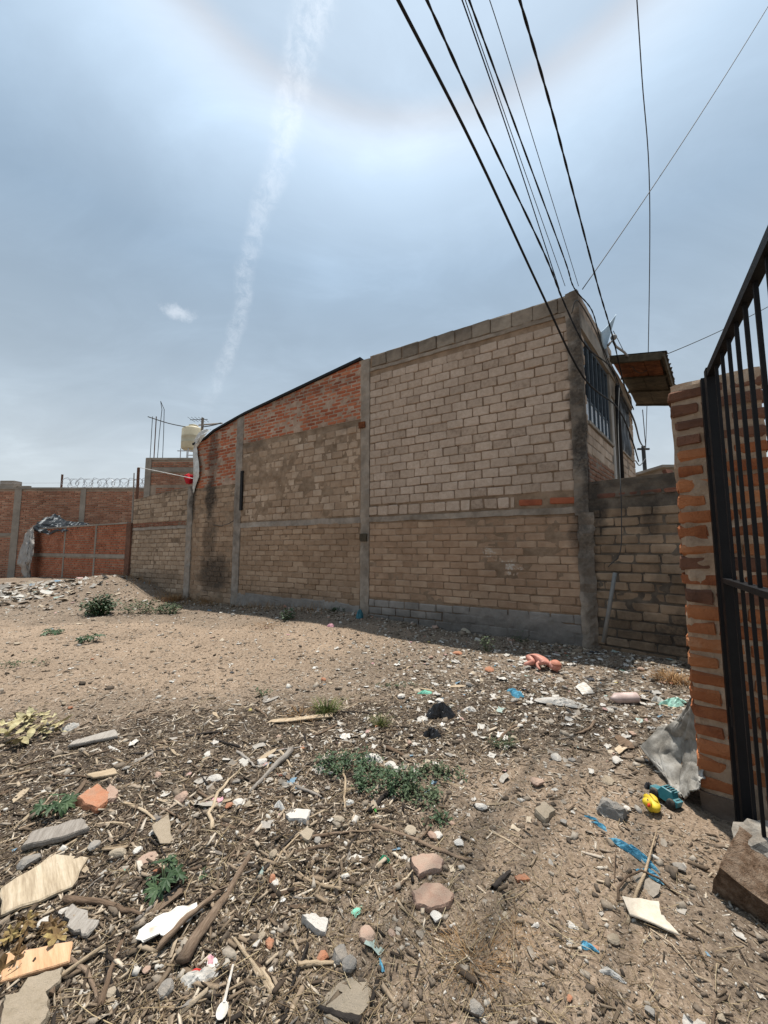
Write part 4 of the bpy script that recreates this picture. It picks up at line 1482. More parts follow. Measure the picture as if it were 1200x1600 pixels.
# ---- 11. power lines
def off_facade(px, py, out):
    u, z = on_wall(px, py, OA, AF)
    p = OA + Vector((math.cos(AF), math.sin(AF), 0)) * u + Vector((math.sin(AF), -math.cos(AF), 0)) * out
    return Vector((p.x, p.y, z))


def cabl(label, pix, rad, mat=m_cable, twist=0.0, group='power lines above the lot'):
    strand('power_cable', label, 'cable', [at_depth(x, y, d) if d > 0 else off_facade(x, y, -d) for x, y, d in pix], rad, mat, n=36, twist=twist, group=group)


cabl('thick black cable crossing in front of the block wall, lowest of the bundle', [(560, -120, 2.2), (622, 0, 2.5), (745, 240, 3.4), (845, 455, 4.6), (912, 590, 5.25), (944, 643, -.22), (975, 690, -.15), (990, 722, -.1)], .0135)
cabl('black twisted cable drooping onto the corner of the roof', [(600, -150, 2.4), (667, 0, 2.7), (760, 205, 3.5), (850, 395, 4.7), (880, 470, 5.2), (915, 540, 5.35), (935, 580, -.2), (962, 618, -.12)], .0115, twist=.006)
cabl('thin wire of the bundle that ends on the roof parapet', [(690, -80, 2.6), (722, 0, 2.9), (800, 225, 3.9), (874, 452, 5.5)], .0062)
cabl('black wavy cable that meets the roof corner and drops down it', [(690, -120, 2.6), (733, 0, 2.9), (810, 210, 3.8), (882, 405, 5.2), (897, 450, 5.45), (912, 490, -.12), (932, 540, -.08), (955, 590, -.06)], .010, twist=.004)
cabl('fine wire beside the wavy cable reaching the parapet', [(730, -80, 2.9), (765, 0, 3.1), (840, 240, 4.1), (904, 447, 5.7)], .0042, mat=m_wire)
cabl('thinnest strand between the wires touching the roof', [(700, -80, 2.6), (727, 0, 2.9), (812, 245, 3.9), (883, 447, 5.55)], .0042, mat=m_wire)
cabl('thick twisted cable passing over the satellite dish', [(770, -150, 2.4), (812, 0, 2.8), (860, 165, 3.5), (898, 310, 4.4), (935, 450, 5.6), (957, 525, 6.6), (975, 600, 7.6), (990, 640, 8.6)], .0125, twist=.0055)
strand('guy_wire', 'thin straight wire hanging almost vertically above the canopy', 'wire', [at_depth(990, -80, 5), at_depth(1003, 120, 6), at_depth(1015, 300, 7), at_depth(1013, 545, 9.5), at_depth(1009, 700, 13)], .009, m_wire)
strand('guy_wire', 'thin diagonal wire from the roof corner up across the sky', 'wire', [at_depth(910, 452, 5.7), at_depth(1230, -40, 6.5)], .0075, m_wire, sag=.12)
strand('guy_wire', 'thin wire running from the canopy to behind the gate', 'wire', [at_depth(1035, 556, 7.2), at_depth(1260, 445, 8)], .0085, m_wire, sag=.08)
strand('alley_wire', 'tangled dark wire dropping down the face of the alley wall', 'wire', [at_depth(968, 600, 6.6), at_depth(966, 660, 6.0), at_depth(969, 745, 5.12), at_depth(971, 800, 5.10), at_depth(969, 862, 5.10), at_depth(950, 886, 5.24)], .006, m_wire)
strand('alley_wire', 'slack wires looping from the drain pipe to the far utility post', 'wire', [at_depth(963, 600, 7.3), at_depth(990, 655, 9), at_depth(1000, 690, 11), at_depth(1009, 702, 12.9)], .02, m_wire)
strand('alley_wire', 'thin wire stretched below the canopy to its middle board', 'wire', [at_depth(958, 517, 6.8), at_depth(997, 582, 7.6), at_depth(1035, 556, 7.2)], .006, m_wire)
strand('alley_wire', 'loose wire curling along the facade under the parapet', 'wire', [at_depth(893, 490, 5.5), at_depth(903, 470, 5.45), off_facade(920, 520, .1), off_facade(940, 566, .08), off_facade(958, 602, .08)], .008, m_wire)
strand('alley_wire', 'tall thin wire descending to the far post', 'wire', [at_depth(1004, 640, 12), at_depth(1009, 698, 12.9)], .012, m_wire)
strand('alley_wire', 'short slack wire low between the facade and the far post', 'wire', [at_depth(993, 720, 9.5), at_depth(1000, 727, 11), at_depth(1009, 716, 12.9)], .014, m_wire)

# ------------------------------------------------------------------ loose cover of the ground (uncountable)
def stick_mesh(L, r, bend, seed, sides=6, segs=6, ragged=True):
    q = random.Random(seed)
    pts, rad = [], []
    for i in range(segs + 1):
        t = i / segs
        pts.append(Vector(((t - .5) * L, bend * math.sin(t * math.pi + q.uniform(-.3, .3)) + q.gauss(0, L * .008), abs(q.gauss(0, L * .006)))))
        rad.append(r * (1 - .45 * t) * q.uniform(.85, 1.15))
    mb = MB()
    mb.tube(pts, rad, sides)
    if ragged:
        for k in range(sides):
            mb.v[k] = tuple(Vector(mb.v[k]) + Vector((q.uniform(-1.5, .8) * r, 0, 0)))
            j = segs * sides + k
            mb.v[j] = tuple(Vector(mb.v[j]) + Vector((q.uniform(-.8, 2.0) * r, 0, 0)))
    return mb


_ICO = None


def ico(sub=1):
    import bmesh
    bm = bmesh.new()
    bmesh.ops.create_icosphere(bm, subdivisions=sub, radius=1.0)
    v = [tuple(x.co) for x in bm.verts]
    f = [tuple(w.index for w in p.verts) for p in bm.faces]
    bm.free()
    return v, f


def stone_mb(seed, sub=2, flat=.6, lumps=.35, angular=True):
    q = random.Random(seed)
    v, f = ico(sub)
    planes = []
    for _ in range(9):
        d = Vector((q.gauss(0, 1), q.gauss(0, 1), q.gauss(0, 1))).normalized()
        planes.append((d, q.uniform(.55, .85)))
    out = []
    for p in v:
        p = Vector(p)
        for d, h in planes:
            e = p.dot(d)
            if e > h:
                p = p - d * (e - h) * (.95 if angular else .6)
        p = p * (1 + q.uniform(-lumps, lumps) * .12)
        out.append((p.x, p.y * q.uniform(.98, 1.02), p.z * flat))
    mb = MB()
    mb.add(out, f)
    return mb


def templates_chip(n=14):
    T = []
    for k in range(n):
        q = random.Random(k + 200)
        w, h = q.uniform(.12, .34), q.uniform(.05, .16)
        v = []
        for x in (-.5, .5):
            for y, z in ((-1, -1), (1, -1), (1, 1), (-1, 1)):
                v.append((x + q.uniform(-.14, .14), y * w / 2 * q.uniform(.35, 1.1), z * h / 2 * q.uniform(.4, 1.2)))
        v.append((0, -w / 2 + q.uniform(-.03, .05), 0))
        f = [(0, 1, 2, 3), (7, 6, 5, 4), (0, 4, 5, 1), (1, 5, 6, 2), (2, 6, 7, 3), (3, 7, 4, 0)]
        T.append((np.array(v[:8]), f))
    return T


def templates_pebble(n=12):
    T = []
    for k in range(n):
        q = random.Random(k + 300)
        v = []
        for p in ((1, 0, 0), (0, 1, 0), (-1, 0, 0), (0, -1, 0), (0, 0, 1), (0, 0, -1)):
            p = Vector(p) * q.uniform(.38, .6) + Vector((q.uniform(-.12, .12), q.uniform(-.12, .12), q.uniform(-.08, .08)))
            v.append((p.x, p.y * .85, p.z * .6))
        f = [(0, 1, 4), (1, 2, 4), (2, 3, 4), (3, 0, 4), (1, 0, 5), (2, 1, 5), (3, 2, 5), (0, 3, 5)]
        T.append((np.array(v), f))
    return T


def templates_pebble2(n=10):
    T = []
    for k in range(n):
        mb = stone_mb(k + 900, 1, .6)
        T.append((np.array(mb.v) * .5, mb.f))
    return T


def templates_fragment(n=14):
    """angular broken bits: wedges and splinters of brick and cement"""
    T = []
    for k in range(n):
        q = random.Random(k + 820)
        a, b, c = .5, q.uniform(.25, .5), q.uniform(.10, .28)
        v = []
        for x, y, z in ((-1, -1, -1), (1, -1, -1), (1, 1, -1), (-1, 1, -1), (-1, -1, 1), (1, -1, 1), (1, 1, 1), (-1, 1, 1)):
            s_ = q.uniform(.3, 1.0) if z > 0 else q.uniform(.75, 1.1)
            v.append((x * a * s_, y * b * q.uniform(.35, 1.1) * (s_ if z > 0 else 1), z * c * q.uniform(.5, 1.3)))
        f = [(0, 3, 2), (0, 2, 1), (4, 5, 6), (4, 6, 7), (0, 1, 5, 4), (1, 2, 6, 5), (2, 3, 7, 6), (3, 0, 4, 7)]
        T.append((np.array(v), f))
    return T


def templates_straw(n=10):
    T = []
    for k in range(n):
        q = random.Random(k + 400)
        v = []
        b, c = q.uniform(-.12, .12), q.uniform(0, .08)
        for t in (0, .5, 1):
            for a in range(3):
                an = a * 2.094
                r = .011 * (1 - .4 * t)
                v.append((t - .5, b * math.sin(t * math.pi) + r * math.cos(an), c * math.sin(t * math.pi) + r * math.sin(an)))
        f = []
        for s_ in range(2):
            for a in range(3):
                a2 = (a + 1) % 3
                f.append((s_ * 3 + a, s_ * 3 + a2, s_ * 3 + 3 + a2, s_ * 3 + 3 + a))
        T.append((np.array(v), f))
    return T


def templates_scrap(n=14):
    T = []
    for k in range(n):
        q = random.Random(k + 500)
        v = []
        for j in range(3):
            for i in range(3):
                v.append(((i - 1) * .5 * q.uniform(.6, 1.15), (j - 1) * .38 * q.uniform(.5, 1.2), q.uniform(0, .16)))
        f = [(0, 1, 4, 3), (1, 2, 5, 4), (3, 4, 7, 6), (4, 5, 8, 7)]
        T.append((np.array(v), f))
    return T


def sample_ground(n, r0=.75, r1=15.0, power=1.0, keep=None, half=58):
    """random spots, thinning out with distance; only on the lot"""
    out = np.zeros((0, 2))
    while len(out) < n:
        m = n * 2
        t = rng.random(m)
        r = r0 * (r1 / r0) ** (t ** power)
        a = np.radians(rng.uniform(-half, half, m))
        x, y = r * np.sin(a), r * np.cos(a)
        ok = np.ones(m, bool)
        # in front of the long wall
        dx, dy = x - OA.x, y - OA.y
        depth = -(dx * nA.x + dy * nA.y)
        ok &= depth > .02
        nD = (-math.sin(AD), math.cos(AD))
        ok &= (dx * nD[0] + dy * nD[1]) < -.03
        ok &= ~((np.abs(x - 1.9) < .32) & (np.abs(y - 2.3) < .25))
        if keep is not None:
            ok &= rng.random(m) < keep(x, y)
        out = np.concatenate([out, np.stack([x, y], -1)[ok]])
    return out[:n]


def scatter(name, T, pts, size, mat, tilt=.25, up=.25, label=None, sink=0.0, tintv=None, aniso=None):
    """many small pieces as one real mesh"""
    n = len(pts)
    gzv = ground_z(pts[:, 0], pts[:, 1])
    which = rng.integers(0, len(T), n)
    yaw = rng.uniform(0, 2 * math.pi, n) if aniso is None else aniso
    rx, ry = rng.normal(0, tilt, n), rng.normal(0, tilt, n)
    tint = rng.random(n) if tintv is None else tintv
    VV, LV, LS, TT = [], [], [], []
    base = 0
    loops = 0
    cy, sy, cx, sx, c2, s2 = np.cos(yaw), np.sin(yaw), np.cos(rx), np.sin(rx), np.cos(ry), np.sin(ry)
    Rz = np.zeros((n, 3, 3)); Rz[:, 0, 0] = cy; Rz[:, 0, 1] = -sy; Rz[:, 1, 0] = sy; Rz[:, 1, 1] = cy; Rz[:, 2, 2] = 1
    Rx = np.zeros((n, 3, 3)); Rx[:, 0, 0] = 1; Rx[:, 1, 1] = cx; Rx[:, 1, 2] = -sx; Rx[:, 2, 1] = sx; Rx[:, 2, 2] = cx
    Ry = np.zeros((n, 3, 3)); Ry[:, 1, 1] = 1; Ry[:, 0, 0] = c2; Ry[:, 0, 2] = s2; Ry[:, 2, 0] = -s2; Ry[:, 2, 2] = c2
    M = Rz @ Rx @ Ry
    for k, (tv, tf) in enumerate(T):
        sel = np.nonzero(which == k)[0]
        if len(sel) == 0:
            continue
        v = np.einsum('nij,vj->nvi', M[sel], tv) * size[sel][:, None, None]
        v[..., 0] += pts[sel, 0][:, None]
        v[..., 1] += pts[sel, 1][:, None]
        v[..., 2] += (gzv[sel] + size[sel] * up - sink)[:, None]
        nv = len(tv)
        VV.append(v.reshape(-1, 3))
        TT.append(np.repeat(tint[sel], nv))
        for f in tf:
            idx = (np.arange(len(sel)) * nv + base)[:, None] + np.array(f)[None, :]
            LV.append(idx.ravel())
            LS.append(np.full(len(sel), len(f)))
        base += nv * len(sel)
    V = np.concatenate(VV)
    L = np.concatenate(LV)
    S = np.concatenate(LS)
    me = bpy.data.meshes.new(name)
    me.vertices.add(len(V))
    me.vertices.foreach_set('co', V.ravel())
    me.loops.add(len(L))
    me.loops.foreach_set('vertex_index', L.astype(np.int32))
    me.polygons.add(len(S))
    me.polygons.foreach_set('loop_start', np.concatenate([[0], np.cumsum(S)[:-1]]).astype(np.int32))
    me.update(calc_edges=True)
    a = me.attributes.new('tint', 'FLOAT', 'POINT')
    a.data.foreach_set('value', np.concatenate(TT).astype(np.float32))
    o = obj(name, me, mat)
    tag(o, label, name.replace('_', ' '), kind='stuff')
    return o


def tint_mat(name, stops, rough=.85, bump=(70, .5), interp='LINEAR'):
    """colour of each piece picked from a palette by its own random value"""
    m = bpy.data.materials.new(name)
    m.use_nodes = True
    T = NT(m.node_tree)
    bs = T.n['Principled BSDF']
    at = T.new('ShaderNodeAttribute', attribute_name='tint').outputs['Fac']
    pos = T.new('ShaderNodeNewGeometry').outputs['Position']
    nz = T.noise(pos, 60, 4, .7)
    c = T.ramp(at, stops, interp)
    c = T.mix(1.0, c, T.ramp(nz, [(0.3, .62), (.7, 1.0)]), 'MULTIPLY')
    T.link(c, bs.inputs['Base Color'])
    bs.inputs['Roughness'].default_value = rough
    bs.inputs['Specular IOR Level'].default_value = .25
    if bump:
        bn = T.new('ShaderNodeBump')
        bn.inputs['Strength'].default_value = bump[1]
        bn.inputs['Distance'].default_value = .004
        T.link(T.noise(pos, bump[0] * 3, 4, .7), bn.inputs['Height'])
        T.link(bn.outputs[0], bs.inputs['Normal'])
    return m


m_chips = tint_mat('chip_colours', [(0, (.03, .023, .018)), (.22, (.07, .05, .035)), (.42, (.15, .108, .072)), (.65, (.28, .208, .142)), (.86, (.44, .35, .25)), (1, (.62, .53, .42))])
m_gravel = tint_mat('gravel_colours', [(0, (.07, .055, .042)), (.3, (.15, .115, .085)), (.6, (.25, .20, .15)), (.85, (.37, .32, .26)), (.95, (.52, .48, .42)), (1, (.62, .59, .54))])
m_straw = tint_mat('straw_colours', [(0, (.14, .09, .05)), (.4, (.28, .20, .115)), (.8, (.44, .34, .20)), (1, (.58, .48, .31))], bump=None)
m_litter = tint_mat('litter_colours', [(0, (.52, .49, .44)), (.2, (.38, .345, .30)), (.5, (.27, .23, .185)), (.74, (.46, .38, .28)), (.90, (.34, .42, .38)), (.92, (.44, .28, .25)), (.94, (.18, .28, .36)), (.955, (.04, .04, .04)), (.985, (.68, .66, .62))], rough=.55, interp='CONSTANT')
m_rubble = tint_mat('rubble_colours', [(0, (.13, .10, .07)), (.4, (.25, .195, .14)), (.7, (.36, .29, .22)), (.9, (.55, .50, .43)), (1, (.40, .18, .11))])

TC, TP, TP2, TS, TL_ = templates_chip(), templates_pebble(), templates_fragment(), templates_straw(), templates_scrap()


def litter_field(x, y):
    """where rubbish lies thick: along the foot of the walls and in the alley corner"""
    f = 0 * x
    for px, py, rx, ry, s in ((720, 1050, 1.0, .8, .7), (880, 1070, 1.0, 1.0, 1.0), (1000, 1080, .9, 1.0, 1.0), (1010, 1020, 1.2, .8, 1.0), (60, 945, 2.0, 1.8, 1.0), (-40, 950, 3, 2.5, 1.),
                              (660, 1010, 1.0, .6, .5), (400, 960, 2.6, .7, .4), (560, 1160, .7, .4, .5), (380, 1250, .5, .3, .4)):
        cx, cy = G0(px, py)
        f = f + s * gauss(x, y, cx, cy, rx, ry)
    return np.clip(f, 0, 1)


p = sample_ground(26000, 2.0, 13, .55)
scatter('dirt_flakes', TC, p, rng.lognormal(math.log(.023), .5, len(p)).clip(.008, .09), tint_mat('flake_colours', [(0, (.12, .085, .06)), (.25, (.24, .18, .13)), (.55, (.42, .34, .26)), (1, (.66, .60, .51))]), tilt=.2, up=.05)
# wood chips and crushed twigs, dense where the soil is dark
p = sample_ground(84000, .85, 10, .85, keep=lambda x, y: np.clip(ash(x, y) * 1.25, .08, 1) * np.where(x > .55, .8, 1))
scatter('wood_chips', TC, p, rng.lognormal(math.log(.0165), .58, len(p)).clip(.005, .075), m_chips, tilt=.3, up=.10)
p = sample_ground(52000, .8, 9, .85, keep=lambda x, y: .35 + .65 * (1 - pale(x, y)))
scatter('gravel', TP, p, rng.lognormal(math.log(.0065), .5, len(p)).clip(.003, .018), m_gravel, up=.12)
p = sample_ground(15000, 1.0, 15, .8, keep=lambda x, y: .25 + .75 * np.maximum(litter_field(x, y), .4 * ash(x, y)))
scatter('pebbles', TP2, p, (rng.lognormal(math.log(.014), .5, len(p)) * (.7 + .3 * np.hypot(p[:, 0], p[:, 1]).clip(0, 6) / 2)).clip(.006, .07), m_gravel, up=.08)
cxs, cys = G0(700, 1480)
cx2, cy2 = G0(40, 1380)
p = sample_ground(22000, .8, 6, .9, keep=lambda x, y: np.clip(.28 + 1.1 * gauss(x, y, cxs, cys, .55, .5) + .9 * gauss(x, y, cx2, cy2, .8, .8) + .35 * ash(x, y), 0, 1))
scatter('straw', TS, p, rng.lognormal(math.log(.045), .5, len(p)).clip(.015, .17), m_straw, tilt=.12, up=.06)
p = sample_ground(6500, 1.4, 15, .6, keep=lambda x, y: np.clip(.03 + litter_field(x, y), 0, 1))
scatter('litter_scraps', TL_, p, rng.lognormal(math.log(.024), .5, len(p)).clip(.008, .10), m_litter, tilt=.3, up=.05)
# dumped rubble heap at the far end and along the wall foot
cxh, cyh = G0(70, 945)
q1 = np.stack([rng.normal(-10.5, 1.8, 1000), rng.normal(10.6, .9, 1000)], -1)
us = rng.uniform(-9.5, -.1, 1300)
outw = np.abs(rng.normal(0, .35, 1300)) + .03
q2 = np.stack([OA.x + uA.x * us - nA.x * outw, OA.y + uA.y * us - nA.y * outw], -1)
p = np.concatenate([q1, q2])
sr = rng.lognormal(math.log(.05), .5, len(p)).clip(.02, .2)
sr *= .65
scatter('rubble', TP2, p, sr, m_rubble, up=.15)
q1 = np.stack([rng.normal(-10.6, 1.7, 1300), rng.normal(10.3, 1.0, 1300)], -1)
scatter('dumped_litter', TL_, q1, rng.lognormal(math.log(.085), .5, len(q1)).clip(.03, .26), m_litter, tilt=.35, up=.10, tintv=rng.random(len(q1)) ** 1.5)
# low weeds and grass, uncountable fringe along the walls
tb_ = []
for k in range(8):
    q = random.Random(k + 700)
    a = q.uniform(-.5, .5)
    tb_.append((np.array([(-.012, 0, 0), (.012, 0, 0), (.012 + a * .4, a * .3, .6), (-.006 + a * .4, a * .3, .6), (a, a * .6, 1.0)]), [(0, 1, 2, 3), (3, 2, 4)]))
us = rng.choice([-11.6, -8.6, -8.9, -7.0, -6.2, -5.0, -10.4, -12.4], 1500) + rng.normal(0, .25, 1500)
outw = np.abs(rng.normal(0, .3, 1500)) + .05
p = np.stack([OA.x + uA.x * us - nA.x * outw, OA.y + uA.y * us - nA.y * outw], -1)
scatter('dry_grass', tb_, p, rng.uniform(.06, .22, len(p)), m_dry, tilt=.35, up=0)

# ------------------------------------------------------------------ things that lie on the ground
def frame_on_ground(p, yaw, rx=0, ry=0):
    return dict(loc=p, rot=(rx, ry, yaw))


def lay(name, label, cat, mb, mat, p, yaw=0.0, rx=0.0, ry=0.0, smooth=False, group=None):
    o = mb.build(name, mat, None, smooth=smooth, loc=p, rot=(rx, ry, yaw))
    tag(o, label, cat, group)
    return o


def yaw_of(a, b):
    return math.atan2(b.y - a.y, b.x - a.x)


def stick(p1, p2, r, tone, label, bend=.0, seed=1, up=0.0, name='stick', cat='stick', sides=8, segs=9):
    a, b = G(*p1), G(*p2)
    L = (b - a).length
    mb = stick_mesh(L, r, bend * L, seed, sides, segs)
    c = (a + b) / 2
    c.z += r * .6 + up
    ry = -math.atan2(b.z - a.z, math.hypot(b.x - a.x, b.y - a.y))
    return lay(name, label, cat, mb, m_stick[tone], c, yaw_of(a, b), 0, ry, smooth=True)


def slab_mb(outline, th, seed=0, bowl=0.0, grid=None, rough=0.0):
    """broken flat piece: jagged outline, real thickness, uneven faces, worn edge"""
    q = random.Random(seed)
    n = len(outline)
    mb = MB()
    cx = sum(p[0] for p in outline) / n
    cy = sum(p[1] for p in outline) / n
    rings = [(.90, -.5, 0), (1.0, -.22, .25), (1.0, .25, .25), (.95 if rough else .985, .5, .2), (.62, .5, .06), (.28, .5, .06)]
    e0 = [q.uniform(-1, 1) for _ in range(n)]
    for sc, zf, am in rings:
        for k, (x, y) in enumerate(outline):
            s_ = sc * (1 + rough * .03 * q.uniform(-1, 1)) * (1 + rough * .02 * e0[k] * (1 if zf > 0 else -1))
            z = th * zf + th * am * q.uniform(-.4, .4) * (.35 + rough * .45) - (bowl * (1 - sc) if zf == .5 else 0)
            mb.v.append((cx + (x - cx) * s_, cy + (y - cy) * s_, z))
    m_ = len(rings)
    for r_ in range(m_ - 1):
        for i in range(n):
            j = (i + 1) % n
            mb.f.append((r_ * n + i, r_ * n + j, (r_ + 1) * n + j, (r_ + 1) * n + i))
    mb.v += [(cx, cy, th / 2 - bowl), (cx, cy, -th / 2)]
    for i in range(n):
        j = (i + 1) % n
        mb.f += [((m_ - 1) * n + i, (m_ - 1) * n + j, m_ * n), (j, i, m_ * n + 1)]
    return mb


def ragged(outline, k=3, amp=.03, seed=0):
    q = random.Random(seed)
    out = []
    n = len(outline)
    for i in range(n):
        a, b = outline[i], outline[(i + 1) % n]
        L = math.hypot(b[0] - a[0], b[1] - a[1])
        for s_ in range(k):
            t = s_ / k
            o = q.uniform(-amp, amp) * L if s_ else 0
            nx_, ny_ = -(b[1] - a[1]) / (L + 1e-9), (b[0] - a[0]) / (L + 1e-9)
            out.append((a[0] + (b[0] - a[0]) * t + nx_ * o, a[1] + (b[1] - a[1]) * t + ny_ * o))
    return out


def flat_piece(name, label, cat, pix, th, mat, seed=0, k=3, amp=.04, lift=0.0, tilt=(0, 0), bowl=0.0, group=None, rough=None):
    """a board or slab whose outline on the ground is given by points of the photograph"""
    P = [G(*p) for p in pix]
    c = sum(P, Vector()) / len(P)
    a = yaw_of(P[0], P[1])
    ca, sa = math.cos(-a), math.sin(-a)
    loc = [((p.x - c.x) * ca - (p.y - c.y) * sa, (p.x - c.x) * sa + (p.y - c.y) * ca) for p in P]
    area = sum(loc[i][0] * loc[(i + 1) % len(loc)][1] - loc[(i + 1) % len(loc)][0] * loc[i][1] for i in range(len(loc)))
    if area > 0:
        loc = loc[::-1]
    loc = loc[::-1]
    c.z += th / 2 + lift
    rk = rough if rough is not None else (1.0 if name in ('stone', 'brick_piece', 'slab_piece', 'bark_piece') else .1)
    if rk == 1.0:
        k, amp = max(k, 4), max(amp, .05)
        c.z -= th * .2
    return lay(name, label, cat, slab_mb(ragged(loc, k, amp, seed), th, seed, bowl, rough=rk), mat, c, a, tilt[0], tilt[1], group=group)


# boards and bark
flat_piece('board', 'large split pale board lying slanted at the near corner of the lot', 'board', [(0, 1442), (0, 1405), (85, 1342), (138, 1347), (112, 1395)], .018, m_plank, 1, 4, .035, .012, (.05, -.03))
flat_piece('board', 'flat orange-brown board under a dry curled leaf', 'board', [(0, 1542), (0, 1503), (113, 1482), (108, 1513)], .014, m_plank_or, 2, 4, .012, .008)
flat_piece('board', 'thick grey weathered board below the broadleaf seedling', 'board', [(32, 1335), (48, 1312), (128, 1290), (140, 1303), (95, 1322)], .028, m_stick['grey'], 3, 4, .05, .01)
flat_piece('board', 'long narrow grey plank between the yellow leaves and the burnt patch', 'board', [(105, 1172), (112, 1164), (180, 1147), (184, 1156)], .022, m_stick['grey'], 4, 4, .03, .01)
flat_piece('board', 'thin pale pointed plank beside a grass tuft in the middle', 'board', [(416, 1132), (424, 1127), (520, 1118), (520, 1125)], .012, m_stick['pale'], 5, 3, .03, .01)
flat_piece('board', 'cream broken panel piece under the leaning twig', 'board', [(972, 1408), (1030, 1415), (1034, 1438), (1063, 1470), (985, 1440)], .010, material('panel_cream', [(0, (.50, .43, .34)), (1, (.68, .61, .51))], nscale=12, bump=(40, .4), dusty=.3, coord='obj'), 6, 4, .04, .012, (.03, .06))
flat_piece('board', 'short splintered brown board near the grey plank', 'board', [(135, 1215), (178, 1204), (184, 1212), (145, 1222)], .015, m_stick['pale'], 7, 3, .06, .006)
flat_piece('bark_piece', 'wedge of pale bark beside the thick stick', 'bark', [(100, 1432), (112, 1420), (155, 1450), (135, 1470), (110, 1462)], .02, m_stick['grey'], 8, 3, .08, .006)
flat_piece('slab_piece', 'rough pale stone slab at the very bottom corner', 'stone', [(0, 1600), (5, 1570), (70, 1560), (78, 1600), (60, 1625), (0, 1625)], .035, m_stone['tan'], 9, 3, .06, .004)
flat_piece('slab_piece', 'flat beige slab above the corner slab', 'stone', [(20, 1572), (42, 1545), (98, 1525), (92, 1550), (62, 1572)], .03, m_stone['tan'], 10, 3, .06, .004)
flat_piece('cardboard_piece', 'tan torn wedge of cardboard near the seedling in front', 'cardboard', [(236, 1305), (262, 1282), (274, 1318), (250, 1325)], .006, m_stone['tan'], 11, 3, .05, .02, (.15, .1))
flat_piece('cardboard_piece', 'brown flattened scrap behind the cream panel', 'cardboard', [(960, 1172), (972, 1165), (982, 1172), (967, 1182)], .006, m_stick['pale'], 12, 3, .08, .008)
flat_piece('rubber_piece', 'curved brown strip of rubber among rubbish near the torn sheet', 'scrap', [(960, 1155), (967, 1150), (990, 1165), (992, 1172), (972, 1172)], .01, m_stick['brown'], 13, 3, .05, .006)

# notable sticks
stick((585, 1292), (733, 1350), .012, 'brown', 'long straight dark stick lying in the middle foreground', .0, 11)
stick((470, 1312), (590, 1300), .008, 'brown', 'thin brown stick ending at the long dark stick', .03, 12)
stick((328, 1298), (376, 1205), .011, 'pale', 'smooth bent pale stick beside the white stone', .12, 13)
stick((105, 1410), (218, 1432), .013, 'brown', 'thick knobbly stick beside the large split board', .04, 14)
stick((160, 1575), (194, 1465), .011, 'brown', 'reddish brown stick standing away from the spoon', .03, 15)
stick((247, 1492), (350, 1400), .012, 'brown', 'grey brown stick lying across the white broken plate', .05, 16, up=.02)
stick((415, 1360), (465, 1300), .007, 'charred', 'slim burnt stick in front of the white flat stone', .02, 17)
stick((416, 1364), (478, 1296), .006, 'pale', 'slim pale stick next to the burnt one', .03, 18)
stick((300, 1362), (400, 1332), .008, 'brown', 'pair-like brown stick above the white plate', .03, 19)
stick((310, 1368), (395, 1350), .007, 'grey', 'grey dry stick touching the white plate stick', .03, 20)
stick((30, 1380), (140, 1300), .007, 'pale', 'long thin pale stick over the dark weathered boards', .03, 21)
stick((45, 1205), (5, 1222), .009, 'brown', 'short dark stick near the yellow leaf heap', .03, 22)
stick((100, 1248), (62, 1275), .006, 'pale', 'thin twig behind the broadleaf seedling', .1, 23)
stick((535, 1200), (538, 1265), .009, 'pale', 'pale upright-pointing stick in front of the green vine', .02, 24)
stick((462, 1232), (508, 1252), .010, 'grey', 'short thick grey stick left of the green vine', .06, 25)
stick((772, 1390), (796, 1365), .012, 'charred', 'short charred stub beside the flat pink stone', .02, 26)
stick((648, 1358), (620, 1385), .006, 'pale', 'tiny splinter between the two pink stones', .05, 27)
stick((765, 1300), (818, 1330), .006, 'pale', 'thin pale stick lying below the square stone', .03, 28)
stick((205, 1180), (290, 1172), .008, 'charred', 'blackened stick on the burnt patch', .03, 29)
stick((190, 1128), (258, 1112), .008, 'brown', 'brown stick at the rear of the burnt patch', .05, 30)
stick((292, 1152), (352, 1144), .009, 'charred', 'dark stick on the burnt patch pointing to the plank', .04, 31)
stick((240, 1162), (298, 1162), .007, 'brown', 'slim brown stick behind the smooth bent one', .04, 32)
stick((372, 1178), (398, 1200), .012, 'grey', 'stout grey stick with white plaster lump on it', .04, 33)
stick((100, 1500), (150, 1560), .009, 'brown', 'dark stick beside the orange board', .08, 34)
stick((215, 1440), (275, 1390), .008, 'grey', 'dry grey stick behind the broken plate', .05, 35)
stick((410, 1520), (432, 1560), .009, 'pale', 'splintered pale stick at the bottom edge', .02, 36)
stick((465, 1512), (520, 1508), .010, 'pale', 'fat pale stick by a blue scrap', .03, 37)
stick((150, 1290), (210, 1295), .006, 'pale', 'curved pale root below the orange brick', .12, 38)
stick((560, 1600), (505, 1580), .012, 'charred', 'charred log end at the bottom of the view', .03, 39)
stick((195, 1258), (240, 1282), .010, 'pale', 'stubby pale stick beside the orange brick', .05, 40)
stick((928, 1130), (900, 1148), .012, 'brown', 'curled brown stick behind the rubber strip', .1, 41)
stick((310, 1240), (345, 1270), .008, 'brown', 'short brown stick in front of the pinkish stone', .05, 42)

# leaning twig with its fork, over the blue rag
tw = empty('forked_twig', G(980, 1445))
tag(tw, 'thin forked twig rising over the cream panel and blue rag', 'twig')
a = G(980, 1445)


def rel(p):
    return Vector(p) - a


